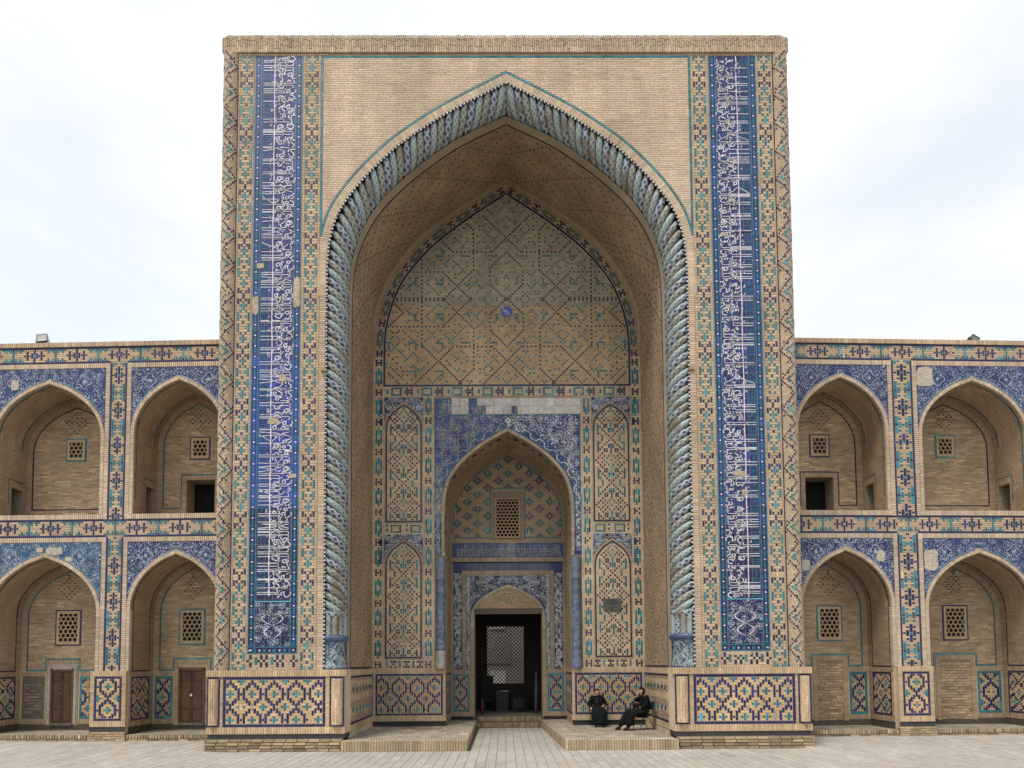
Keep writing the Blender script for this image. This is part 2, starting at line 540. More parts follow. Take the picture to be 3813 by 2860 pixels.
# ---------------------------------------------------------------- flat ornament (ribbons and dots on tiles)
class Flats:
    def __init__(s): s.q, s.c = [], []
    def ribbon(s, S, P, w, col, h=0.006, inside=None, taper=False):
        P = np.asarray(P, float)
        if len(P) < 2: return
        T = np.gradient(P, axis=0)
        T /= np.linalg.norm(T, axis=1)[:, None] + 1e-9
        N = st3([-T[:, 1], T[:, 0]], -1)
        ww = np.full(len(P), w / 2)
        if taper: ww = ww * np.sin(np.linspace(0.25, math.pi - 0.15, len(P)))
        A = P + N * ww[:, None]; B = P - N * ww[:, None]
        mid = 0.5 * (P[1:] + P[:-1])
        ok = np.ones(len(mid), bool) if inside is None else inside(mid[:, 0], mid[:, 1])
        if not ok.any(): return
        hh = np.full(len(A), h)
        a, b = S(A[:, 0], A[:, 1], hh), S(B[:, 0], B[:, 1], hh)
        q = st3([a[:-1], b[:-1], b[1:], a[1:]], 1)[ok]
        s.q.append(q); s.c.append(np.broadcast_to(col, (len(q), 3)))
    def dots(s, S, u, v, ru, rv, ang, col, h=0.006):
        """diamonds/petals"""
        u, v = np.atleast_1d(u).astype(float), np.atleast_1d(v).astype(float)
        if len(u) == 0: return
        ru, rv, ang = np.broadcast_to(ru, u.shape), np.broadcast_to(rv, u.shape), np.broadcast_to(ang, u.shape)
        Q = []
        for (a, b) in ((1, 0), (0, 1), (-1, 0), (0, -1)):
            x, y = a * ru, b * rv
            Q.append(S(u + x * np.cos(ang) - y * np.sin(ang), v + x * np.sin(ang) + y * np.cos(ang), np.full(len(u), h)))
        q = np.stack(Q, 1)
        s.q.append(q); s.c.append(np.broadcast_to(col, (len(q), 3)))
    def rosette(s, S, u, v, r, col, h=0.006, n=8, inner=0.55):
        u, v = np.atleast_1d(u).astype(float), np.atleast_1d(v).astype(float)
        for k in range(n // 2):
            th = [(2 * k + i) * 2 * math.pi / n for i in range(3)]
            rad = [r * inner, r, r * inner]
            Q = [S(u, v, np.full(len(u), h))]
            for t, rr in zip(th, rad):
                Q.append(S(u + rr * math.cos(t), v + rr * math.sin(t), np.full(len(u), h)))
            q = np.stack(Q, 1)
            s.q.append(q); s.c.append(np.broadcast_to(col, (len(q), 3)))
    def obj(s, name, parent, mat=GL, **k):
        q = np.concatenate(s.q); c = np.concatenate(s.c)
        me = mesh_np(name, q.reshape(-1, 3), np.arange(len(q) * 4).reshape(-1, 4), c, mat)
        return link(name, me, parent, kind='stuff', **k)

def arabesque(Fl, S, inside, box, n_big, r_big, seed, white=WHITE, dens=1.0, wv=0.011, h=0.006):
    """scrolling vines: spirals with leaves and blossoms, small turquoise curls between them"""
    g = np.random.default_rng(seed)
    u0, u1, v0, v1 = box
    cs = []
    for k in range(n_big * 30):
        if len(cs) >= n_big: break
        r = g.uniform(*r_big)
        u, v = g.uniform(u0, u1), g.uniform(v0, v1)
        if not inside(np.array([u]), np.array([v]))[0]: continue
        if any((u - a) ** 2 + (v - b) ** 2 < (0.72 * (r + c)) ** 2 for a, b, c in cs): continue
        cs.append((u, v, r))
    for (u, v, r) in cs:
        sg = g.choice([-1, 1]); ph = g.uniform(0, 6.28)
        th = np.linspace(0, 3.4 * math.pi, 40)
        rr = r * (1.08 - 0.26 * th / math.pi)
        P = st3([u + rr * np.cos(ph + sg * th), v + rr * np.sin(ph + sg * th)], -1)
        Fl.ribbon(S, P, wv, white, h, inside)
        ru, rv = np.array([u + 0.12 * r * math.cos(ph)]), np.array([v])
        if inside(ru, rv)[0]: Fl.rosette(S, ru, rv, 0.26 * r, white, h + .002, 8)
        th2 = g.uniform(0, 6.28, 7)
        q = r * g.uniform(0.35, 1.2, 7)
        pu, pv = u + q * np.cos(th2), v + q * np.sin(th2)
        ok = inside(pu, pv)
        Fl.dots(S, pu[ok], pv[ok], 0.03, 0.013, g.uniform(0, 6.28, ok.sum()), white, h + .002)
        for k in range(2):
            a = g.uniform(0, 6.28); c = r * g.uniform(0.4, 0.9)
            th = np.linspace(0, 4.2, 12)
            P = st3([u + c * math.cos(a) + 0.28 * r * (1 - th / 6) * np.cos(th + a), v + c * math.sin(a) + 0.28 * r * (1 - th / 6) * np.sin(th + a)], -1)
            Fl.ribbon(S, P, wv * 0.9, TURQ, h - .001, inside)
    area = (u1 - u0) * (v1 - v0)
    n = int(area * 150 * dens)
    pu, pv = g.uniform(u0, u1, n), g.uniform(v0, v1, n)
    ok = inside(pu, pv)
    pu, pv = pu[ok], pv[ok]
    k = g.uniform(0, 1, len(pu))
    a = g.uniform(0, 6.28, len(pu))
    Fl.dots(S, pu[k < .5], pv[k < .5], 0.018, 0.010, a[k < .5], white, h + .001)
    Fl.dots(S, pu[k >= .5], pv[k >= .5], 0.022, 0.012, a[k >= .5], TURQ, h + .001)

def spandrel_sheet(sp, S, xf, zlist, ztop, xmax, col, mat=MO, h=0.0):
    """wall face outside an arch, one half (u >= 0)"""
    z = np.asarray(zlist, float)
    a = xf(z)
    A = S(a, z, np.full(len(z), h)); B = S(np.full(len(z), xmax), z, np.full(len(z), h))
    n = len(z)
    sp.add(np.concatenate([A, B]), [(i, n + i, n + i + 1, i + 1) for i in range(n - 1)], col, mat)
    if ztop > z[-1]:
        q = S(np.array([0, xmax, xmax, 0.]), np.array([z[-1], z[-1], ztop, ztop]), np.full(4, h))
        sp.quads(q, col, mat)

def fill_sheet(sp, S, xf, zlist, col, mat=MO, h=0.0):
    z = np.asarray(zlist, float)
    a = xf(z)
    A = S(-a, z, np.full(len(z), h)); B = S(a, z, np.full(len(z), h))
    n = len(z)
    sp.add(np.concatenate([A, B]), [(i, n + i, n + i + 1, i + 1) for i in range(n - 1)], col, mat)

def flat_sheet(sp, S, u0, u1, v0, v1, col=MORT, mat=MO, h=0.0):
    sp.quads(S(np.array([u0, u1, u1, u0], float), np.array([v0, v0, v1, v1], float), np.full(4, h)), col, mat)

def grid_sheet(sp, S, us, vs, col=MORT, mat=MO, h=0.0):
    us, vs = np.asarray(us, float), np.asarray(vs, float)
    U, Vv = np.meshgrid(us, vs)
    V = S(U.ravel(), Vv.ravel(), np.full(U.size, h))
    n = len(us)
    sp.add(V, [(j * n + i, j * n + i + 1, (j + 1) * n + i + 1, (j + 1) * n + i) for j in range(len(vs) - 1) for i in range(n - 1)], col, mat)

def hex_lattice(name, S, u0, u1, v0, v1, nx, col, parent, thick=0.07, open_=0.72):
    """pierced window screen of hexagonal holes"""
    R = (u1 - u0) / (nx * math.sqrt(3))
    s = Soup()
    rows = int((v1 - v0) / (1.5 * R)) + 2
    for r in range(-1, rows):
        for c in range(-1, nx + 1):
            cu = u0 + (c + 0.5 + 0.5 * (r % 2)) * math.sqrt(3) * R
            cv = v0 + (r + 0.6) * 1.5 * R
            th = np.arange(6) * math.pi / 3 + math.pi / 6
            o = st3([np.clip(cu + R * np.cos(th), u0, u1), np.clip(cv + R * np.sin(th), v0, v1)], -1)
            i = st3([np.clip(cu + open_ * R * np.cos(th), u0 + .004, u1 - .004), np.clip(cv + open_ * R * np.sin(th), v0 + .004, v1 - .004)], -1)
            if np.ptp(o[:, 0]) < 1e-3 or np.ptp(o[:, 1]) < 1e-3: continue
            z0, z1 = np.zeros(6), np.full(6, -thick)
            V = np.concatenate([S(o[:, 0], o[:, 1], z0), S(i[:, 0], i[:, 1], z0), S(i[:, 0], i[:, 1], z1)])
            Q = [(k, (k + 1) % 6, 6 + (k + 1) % 6, 6 + k) for k in range(6)] + [(6 + k, 6 + (k + 1) % 6, 12 + (k + 1) % 6, 12 + k) for k in range(6)]
            s.add(V, Q, col, BR)
    return s.obj(name, parent)
# ================================================================ patterns
def dado_fn(c0, r0, B='B', T='T'):
    def f(c, r):
        x = (c - c0 + 3) % 8 - 3
        y = (r - r0 + 4) % 10 - 4
        a = abs(x)
        if a == 3 and -2 <= y <= 2: return B
        if x == 4 and y == 0: return B
        if a == 2 and y in (2, 3, -3, -2): return B
        if a == 1 and y in (3, 4, -4, -3): return B
        if x == 0 and y in (4, 5, -4): return B
        if x == 0 and abs(y) <= 1: return T
        if a == 1 and y == 0: return T
        if x == 4 and y in (4, 5, -4): return T
        if a == 3 and y == 5: return T
        return '.'
    return f

def strip_fn(c, r):
    x, y = abs(c - 2), r % 20
    if x == 0:
        if y in (0, 1, 2, 12, 13, 14): return 'T'
        if y == 7 or y in (16, 17): return 'B'
    if x == 1:
        if y in (1, 3, 5, 9, 11, 13): return 'T'
        if y in (15, 18): return 'B'
    if x == 2:
        if y in (4, 5, 6, 8, 9, 10): return 'T'
        if y in (14, 15, 18, 19): return 'B'
    return '.'

def pil_fn(c, r, r0=0):
    x, y = abs(c - 2), (r + r0) % 18
    if x == 0:
        if y in (0, 1, 2, 3, 5, 6, 7, 8): return 'B'
        if y in (4, 13): return 'T'
    if x == 1:
        if y in (1, 3, 4, 5, 7): return 'B'
        if y in (10, 12, 13, 14, 16): return 'T'
    if x == 2:
        if y == 4 or y == 13: return 'B'
        if y in (9, 10, 11, 12, 14, 15, 16, 17): return 'T'
    return '.'

def frieze_fn(c, r, c0=0):
    k = (c - c0 + 9) % 18 - 9
    a = abs(k)
    if a == 0: return 'T' if r == 3 else 'B'
    if a == 1 and 2 <= r <= 4: return 'B'
    if a == 3 and 1 <= r <= 5: return 'B'
    if a in (2, 4) and r == 3: return 'B'
    t = 9 - a
    if t == 0: return 'B' if r in (0, 6) else 'T'
    if t in (1, 3) and r in (0, 1, 5, 6): return 'T'
    if t in (2, 4) and r in (0, 6): return 'T'
    return '.'

def hstrip_fn(c, r, p=13):
    x, y = abs(c - 1), r % p
    if y < 3: return 'N' if x == 1 or y == 1 else '.'
    if x == 0 and (4 <= y <= 6 or 9 <= y <= 11): return 'T'
    if x == 1 and (6 <= y <= 9 or y in (5, 10)): return 'E' if y < 8 else 'T'
    return '.'

def zig_fn(c, r):
    q = abs(r % 14 - 7)
    k = (c - q) % 9
    if k == 0 or (k == 1 and r % 7 == 3): return 'B'
    if k == 7 and r % 5 == 1: return 'B'
    if (k == 4 and q <= 3) or (k == 3 and q <= 1): return 'T'
    return '.'

def vault_fn(c, r):
    a, b = (c + r) % 26, (c - r) % 26
    if (a == 0 or b == 0) and r % 2: return 'K'
    if (a % 4 == 2) and (b % 4 == 1) and (a + 3 * b) % 5: return 'G'
    if (a % 5 == 3) and (b % 6 == 4): return 'K'
    return '.'

TY = {}
def ty_line(p, q, step):
    n = max(abs(q[0] - p[0]), abs(q[1] - p[1]))
    for k in range(0, n + 1, step):
        c, r = round(p[0] + (q[0] - p[0]) * k / n), round(p[1] + (q[1] - p[1]) * k / n)
        for cc in (c, -c):
            TY[(cc, r)] = 'N'; TY[(cc, 83 - r)] = 'N'
for pts in ([(-44, 0), (-33, 11), (-26, 18), (-7, 18), (0, 11)], [(-41, 19), (-33, 11), (-22, 0)], [(-41, 18), (-41, 42)], [(-57, 28), (-31, 28), (-24, 35), (-17, 42)],
            [(-24, 35), (-16, 27), (-16, 7), (-23, 0)], [(-31, 42), (-24, 35)], [(-53, 42), (-31, 42)], [(-57, 14), (-44, 0)], [(-57, 5), (-52, 0)], [(0, 11), (-11, 0)], [(-8, 34), (0, 42)], [(-8, 34), (-8, 26), (0, 18)], [(-57, 28), (-50, 35), (-57, 42)]):
    for p_, q_ in zip(pts[:-1], pts[1:]):
        ty_line(p_, q_, 1 if abs(p_[0] - q_[0]) == abs(p_[1] - q_[1]) else 2)
def tymp_fn(c, r):
    c = c - 58
    if (c, r) in TY: return 'N'
    near = any((c + i, r + j) in TY for i in (-1, 0, 1) for j in (-1, 0, 1))
    x, y = abs(c), r if r < 42 else 83 - r
    if near: return '.'
    hsh = (x * 73 + y * 37 + (x * y) % 11) % 17
    if x % 13 == 5 and y % 14 in (3, 4, 5, 6): return 'E'
    if y % 14 == 6 and x % 13 in (6, 7, 8): return 'E'
    if ((x + y) % 6 == 0 or (x - y) % 6 == 0) and hsh < 11: return 'E' if hsh % 3 else 'T'
    return '.'

def panel_fn(nc):
    m = nc // 2
    def f(c, r):
        x = abs(c - m)
        q = abs((r + 4) % 20 - 10)
        if x + q == 3 and x: return 'E'
        if x == 0 and (q == 0 or 3 <= q <= 7): return 'T'
        if x == 1 and q == 7: return 'T'
        if x == 6 and 4 <= q <= 8: return 'E'
        if x == 5 and q == 8: return 'E'
        if x == 4 and q >= 9: return 'E'
        if x + q == 7 or x == 10 - q and q >= 5: return 'N'
        if x == q - 2 and 4 <= q <= 6: return 'N'
        if x + q == 5 and q in (1, 2): return 'N'
        return '.'
    return f

def cross_fn(c, r):
    for k, (dx, dy) in enumerate(((0, 0), (5, 4))):
        x, y = (c + dx + 5) % 10 - 5, (r + dy + 4) % 8 - 4
        ch = 'N' if ((r + dy + 4) // 8 + k) % 2 else 'E'
        if (x == 0 and abs(y) in (1, 2)) or (abs(x) == 1 and abs(y) <= 1) or (abs(x) == 2 and y == 0): return ch
    return '.'

def tiny_fn(c, r):
    x, y = c % 6, r % 9
    if (x + y) % 3 == 0 and (r // 3) % 2 == 0: return 'N'
    if x == 3 and 3 <= y <= 6: return 'T'
    if x in (2, 4) and y in (4, 5): return 'T'
    return '.'

# ================================================================ the gateway
portal = empty('gateway_portal', 'towering brick gateway with deep pointed-arch niche and tall blue inscription bands', 'gateway')
P = Pieces()
core = Soup()
S0 = front(0.0)
D, I = 3.9, 6.1
ZT, ZC = 20.05, 19.55

bead = Curve([(5.0, 12.5), (4.99, 13.4), (4.90, 14.25), (4.66, 14.95), (4.07, 15.8), (3.15, 16.74), (2.36, 17.33), (1.55, 17.85), (0, 18.68)])
intr_pts = [(4.5, 12.5), (4.48, 13.3), (4.36, 14.1), (4.03, 14.95), (3.56, 15.65), (2.9, 16.33), (2.33, 16.8), (1.42, 17.45), (0, 18.17)]
intr = Curve(intr_pts)
JP = [(4.5, 2.17), (4.5, 5.0), (4.5, 9.0)]
FC = Curve(JP + intr_pts, 260)
bk_pts = [(4.5, 12.5), (4.49, 13.4), (4.42, 14.25), (4.18, 15.0), (3.72, 15.8), (2.86, 16.88), (1.37, 17.95), (0, 18.79)]
bk = Curve(bk_pts)
BC = Curve(JP + bk_pts, 260)
ty = Curve([(4.12, 12.6), (4.11, 13.1), (4.03, 13.8), (3.8, 14.6), (3.42, 15.38), (2.55, 16.41), (1.35, 17.38), (0, 18.29)])
ia = Curve([(2.1, 6.0), (2.1, 7.3), (2.05, 7.95), (1.86, 8.53), (1.43, 9.08), (0.76, 9.62), (0, 10.05)])
da = Curve([(1.36, 3.6), (1.34, 4.13), (1.17, 4.5), (0.77, 4.82), (0.33, 5.06), (0, 5.18)])

def trim_tile(S, a, a1, b, b1, cv, zlow, c, var):
    xb, xt = float(cv.x(max(b, zlow))) if b < cv.apex else 0, float(cv.x(max(b1, zlow))) if b1 < cv.apex else 0
    near, far = min(abs(a), abs(a1)), max(abs(a), abs(a1))
    if near >= xb - .005:
        P.add(S, a, a1, b, b1, .004, c, GL, 'tile', var)
        return
    f_ = math.exp(rng.normal(0, var))
    n = 8
    e = np.linspace(b, b1, n + 1)
    for k in range(n):
        zm = .5 * (e[k] + e[k + 1])
        x = float(cv.x(max(zm, zlow))) - .03 if zm < cv.apex else 0
        p, q = (max(a, x), a1) if a + a1 > 0 else (a, min(a1, -x))
        if a < 0 < a1 and zm >= cv.apex: p, q = a, a1
        if q - p > .004: P.add(S, p, q, e[k], e[k + 1], .004, np.asarray(c) * f_, GL, 'tile_trim', .0, inset=.0005, hv=0, hue=0)

# ---- facade core
for sg in (1, -1):
    Sx = front(0.0, sg)
    zl = np.concatenate([[0.36, 2.17, 12.5], np.linspace(12.6, bead.apex, 60)])
    spandrel_sheet(core, Sx, lambda z: np.where(z < 12.5, 5.0, bead.x(z)), zl, ZT - 0.02, 7.62, MORT)
    # flank, rear, top of the mass
    flat_sheet(core, sidewall(sg * 7.9, sg), 0.1, 11.0, 0, ZT - 0.02, OLD_SHADED)
    flat_sheet(core, front(11.0, sg), 2.3, 7.9, 0, ZT, OLD_SHADED)
    flat_sheet(core, front(11.0, sg), 0, 2.3, 4.9, ZT, OLD_SHADED)
    core.quads([[(sg * 0, 0.0, ZT - .02), (sg * 7.9, 0.0, ZT - .02), (sg * 7.9, 11, ZT - .02), (0, 11, ZT - .02)]], OLD_SHADED, MO)

    # ---- strips of pattern brick either side of the inscription
    def strip(ua, ub, z0, z1, off):
        n = int(round((z1 - z0) / 0.0785))
        w = (ub - ua - 0.365) / 2
        grid(P, Sx, ua + w, ub - w, z0, z1, 5, n, lambda c, r: strip_fn(c, r + off), col=BUFF, joint=0.010, gj=0.007)
        stack(P, Sx, ua, ua + w, z0, z1, 0.0785, col=BUFF)
        stack(P, Sx, ub - w, ub, z0, z1, 0.0785, col=BUFF)
    strip(5.22, 5.71, 2.17, ZC - 0.06, 5)
    strip(7.09, 7.53, 2.17, ZC - 0.06, 5)
    soldiers(P, Sx, 5.02, 7.53, ZC - 0.06, ZC, 0.06, col=BUFF)
    # band below the inscription
    grid(P, Sx, 5.71, 7.09, 2.17, 2.58, 19, 6, lambda c, r: ('B' if (c % 6 in (1, 5) and r in (1, 2, 4, 5)) or (c % 6 in (0, 2) and r == 3) else ('T' if (c % 6 == 3 and 2 <= r <= 4) else '.')), col=BUFF)
    # jamb edge
    stack(P, Sx, 5.03, 5.20, 2.17, 14.2, 0.062, col=PALE, h=0.02)
    linev(P, Sx, 5.155, 5.215, 14.2, ZC - 0.06, TURQ)
lineh(P, S0, -5.15, 5.15, ZC - 0.125, ZC - 0.06, TURQ)
# ring of brick over the rope, its turquoise line, and the plain spandrel field
arcband(P, bead, 0, 0.03, 0.25, 0.062, PALE, h=0.016, var=0.08)
for sg in (1, -1):
    Sb = bead.S(0, sg)
    lineh(P, Sb, 1.72, bead.len + 0.17, 0.255, 0.315, TURQ)
    e = np.arange(-0.0, bead.len, 0.055)
    P.add(Sb, e, e + 0.04, -0.01, 0.025, 0.02, np.where((np.arange(len(e)) % 2)[:, None] > 0, np.array(WHITE), np.array(NAVY)), GL, 'bead', 0.1)
    e = np.arange(2.2, 12.5, 0.055)
    P.add(front(0, sg), 4.99, 5.025, e, e + 0.04, 0.02, np.where((np.arange(len(e)) % 2)[:, None] > 0, np.array(WHITE), np.array(NAVY)), GL, 'bead', 0.1)
edge = bead.shifted(0.33)
def sp_clip(z):
    x = float(edge.x(z)) if z < edge.apex else 0.0
    if x <= 0: return [(-5.15, 5.15)]
    return [(-5.15, -x), (x, 5.15)] if x < 5.14 else []
courses(P, S0, -5.15, 5.15, 14.25, ZC - 0.125, 0.054, 0.27, sp_clip, col=(0.60, 0.47, 0.345), var=0.065, h=0.009, joint=0.010, relaid=.4)

# ---- top cornice: uneven soldier courses
zc = [ZC, ZC + 0.17, ZC + 0.34, ZT]
for i in range(3):
    n = int(15.9 / 0.062)
    e = np.linspace(-7.97, 7.97, n + 1)
    j = rng.normal(0, 0.035, n)
    t = rng.normal(0, 0.02, n) if i == 2 else np.roll(j, 0)
    cx = 0.5 * (e[:-1] + e[1:])
    drop = np.where(np.abs(cx) > 7.8, (np.abs(cx) - 7.8) * 0.5, 0) if i == 2 else 0
    if i == 0: lo, hi = np.full(n, zc[0]), zc[1] + j
    elif i == 1: lo, hi = zc[1] + pj + 0.01, zc[2] + j
    else: lo, hi = zc[2] + pj + 0.01, zc[3] + t * 0.3 - drop
    pj = j
    P.add(front(-0.04), e[:-1] + 0.004, e[1:] - 0.004, lo, hi, 0.02 + rng.normal(0, .003, n), (.45, .345, .235) if i else (.50, .385, .262), BR, 'brick', 0.11)
core.box((-7.96, -0.035, ZC + 0.005), (7.96, 0.3, ZT - 0.06), (.30, .235, .155), MO)
core.box((-7.9, 0.3, ZT - 0.3), (7.9, 0.8, ZT - 0.05), MORT, MO)
for sg in (1, -1):
    stack(P, sidewall(sg * 7.97, sg), -0.08, 0.3, ZC, ZT - 0.1, 0.06, col=OLD_SHADED)

# ---- round corner shafts
def cyl(cx, cy, r, a0, da_):
    return lambda u, v, h: st3([cx + (r + h) * np.cos(a0 + da_ * np.asarray(u, float) / r), cy + (r + h) * np.sin(a0 + da_ * np.asarray(u, float) / r), np.asarray(v, float) + 0 * u], -1)
for sg in (1, -1):
    r = 0.205
    a0 = -math.pi / 2 - 1.3 * sg
    Sc = cyl(sg * 7.765, 0.07, r, a0, sg)
    ln = r * (1.3 + 1.75)
    grid_sheet(core, Sc, np.linspace(-0.1, ln + .1, 16), [2.17, ZC], MORT)
    grid(P, Sc, 0, ln, 2.24, ZC, 13, int((ZC - 2.24) / 0.0585), zig_fn, col=BUFF, joint=0.009, h=0.008)
    lineh(P, Sc, 0, ln, 2.17, 2.24, BLUE)
    linev(P, front(0, sg), 7.535, 7.575, 2.17, ZC - .06, NAVY, h=0.004)

# ---- dado of the piers
for sg in (1, -1):
    Sx = front(-0.10, sg)
    core.box((min(sg * 4.42, sg * 8.08), -0.10, 0.46), (max(sg * 4.42, sg * 8.08), 0.6, 2.165), CREAM, MO)
    core.box((min(sg * 4.38, sg * 8.10), -0.13, 1.985), (max(sg * 4.38, sg * 8.10), 0.05, 2.168), MORT, MO)
    soldiers(P, front(-0.13, sg), 4.36, 8.11, 1.99, 2.165, 0.066, col=(.55, .40, .245), h=0.02)
    soldiers(P, front(-0.10, sg), 4.40, 8.10, 0.47, 0.645, 0.07, col=(.55, .40, .245), h=0.02)
    stack(P, Sx, 4.82, 4.93, 0.65, 1.985, 0.068, col=(.50, .36, .21))
    stack(P, Sx, 7.66, 7.74, 0.65, 1.985, 0.068, col=(.50, .36, .21))
    frame(P, Sx, 4.93, 7.66, 0.65, 1.985, 0.075, BLUE, h=0.014)
    grid(P, Sx, 5.01, 7.58, 0.735, 1.90, 35, 17, dado_fn(1, 1), col=(0.57, 0.395, 0.21), joint=0.012, h=0.012)
    for (ca, cb) in ((4.42, 4.82), (7.74, 8.09)):
        frame(P, Sx, ca, cb, 0.65, 1.985, 0.05, BLUE, h=0.012)
        cm, rr = (ca + cb) / 2, (cb - ca) / 2 - 0.055
        Sh = cyl(sg * cm, -0.10, rr, math.pi, 1.0)
        grid_sheet(core, Sh, np.linspace(0, math.pi * rr, 12), [0.7, 1.935], MORT)
        n = 7
        for k in range(n):
            zq = np.unique(np.clip(np.concatenate([[0.71], np.arange(0.60, 2.0, 0.27) + (k % 3) * 0.09, [1.93]]), 0.71, 1.93))
            P.add(Sh, k * math.pi * rr / n + .003, (k + 1) * math.pi * rr / n - .003, zq[:-1] + .003, zq[1:] - .003, 0.008, (.55, .41, .26), BR, 'brick', .10)
    # damp course and rough footing
    core.box((min(sg * 4.42, sg * 8.06), -0.09, 0.33), (max(sg * 4.42, sg * 8.06), 0.5, 0.465), (0.055, 0.055, 0.06), ST)
    core.box((min(sg * 4.45, sg * 8.1), -0.15, 0.0), (max(sg * 4.45, sg * 8.1), 0.5, 0.335), (0.19, 0.15, 0.10), ST)
    for k in range(4):
        courses(P, front(-0.15, sg), 4.45, 8.12, 0.0 + k * 0.083, 0.083 + k * 0.083, 0.083, 0.30, col=EARTH if k != 2 else (.40, .30, .16), var=0.22, h=0.03, joint=0.018, hv=0.014)
    courses(P, sidewall(sg * 8.1, sg), -0.15, 0.5, 0.0, 0.333, 0.083, 0.30, col=EARTH, var=0.2, h=0.02)

# ---- niche jambs and vault
YF = 0.80
def vaultS(sg):
    Lj = 12.5 - 2.17
    def f(u, v, h):
        u = np.asarray(u, float); v = np.asarray(v, float)
        xf, zf = FC.at(u, -np.asarray(h, float))
        ub = np.where(u <= Lj, u, Lj + (u - Lj) * (BC.len - Lj) / (FC.len - Lj))
        xb, zb = BC.at(ub, -np.asarray(h, float))
        t = (v - YF) / (D - YF)
        return st3([sg * (xf + (xb - xf) * t), v + 0 * u, zf + (zb - zf) * t], -1)
    return f
nr_ = int(round(FC.len / 0.064)); nc_ = int(round((D - YF - 0.1) / 0.066))
for sg in (1, -1):
    Sv = vaultS(sg)
    grid_sheet(core, Sv, np.concatenate([np.linspace(0, 10.3, 12), np.linspace(10.4, FC.len, 60)]), np.linspace(YF - 0.35, D + .01, 5), MORT)
    Sw = lambda u, v, h, q=Sv: q(v, u, h)                       # u = depth, v = arc
    cut = int(10.33 / 0.064)
    zz = FC.len / nr_
    grid(P, Sw, YF + 0.10, D - 0.0, 0.06, cut * zz, nc_, cut - 1, vault_fn, col=OLD_SHADED, joint=0.012, h=0.007, hg=0.010, maxrun=4)
    grid(P, lambda u, v, h, q=Sv: q(u, v, h), cut * zz, FC.len - 0.02, YF + 0.10, D, nr_ - cut, nc_, lambda c, r: vault_fn(r, c + cut - 1), col=OLD_SHADED, joint=0.012, h=0.007, hg=0.010, maxrun=4, merge='')
    linev(P, Sw, YF + 0.02, YF + 0.075, 0.0, FC.len - 0.03, NAVY)
    lineh(P, Sw, YF + 0.05, D, 0.0, 0.06, NAVY)
    # dado on the side wall
    Sd = sidewall(sg * 4.45, -sg)
    flat_sheet(core, Sd, 0.0, D, 0.25, 2.17, CREAM)
    core.quads([[(sg * 4.52, 0.3, 2.168), (sg * 4.43, 0.3, 2.168), (sg * 4.43, D, 2.168), (sg * 4.52, D, 2.168)]], MORT, MO)
    soldiers(P, Sd, 0.1, D, 1.99, 2.165, 0.066, col=BUFF)
    soldiers(P, Sd, 0.1, D, 0.44, 0.62, 0.066, col=BUFF)
    frame(P, Sd, 0.25, D - .03, 0.62, 1.985, 0.07, BLUE)
    grid(P, Sd, 0.33, D - .11, 0.70, 1.905, 46, 19, tiny_fn, col=BUFF, joint=0.011, h=0.009)
    flat_sheet(core, Sd, 0.0, D, 0.26, 0.44, (0.06, 0.058, 0.055), ST, h=-.02)

# ---- back wall of the niche
SB = front(D)
zl = np.concatenate([[0.27, 4.0, 6.0], np.linspace(6.2, ia.apex, 40)])
for sg in (1, -1):
    spandrel_sheet(core, front(D, sg), lambda z: np.where(z < 6, 2.1, ia.x(z)), zl, ia.apex + .01, 4.52, CREAM)
fill_sheet(core, SB, lambda z: np.where(z < 12.5, 4.52, bk.x(z) + .01), np.concatenate([[ia.apex + .01, 12.5], np.linspace(12.6, bk.apex, 50)]), MORT)
tyi = ty.shifted(-0.035)
grid(P, SB, -4.08, 4.08, 11.66, 18.3, 117, 95, tymp_fn, col=lambda v: np.where((v > 14.1 + 0.3 * np.sin(v * 9))[:, None], np.array((.34, .285, .205)), np.array((.43, .305, .18))), joint=0.012, h=0.008, hg=0.011,
     clip=lambda u, v: abs(u) < (4.09 if v < 12.6 else float(tyi.x(v))) - 0.03, maxrun=4, merge='')
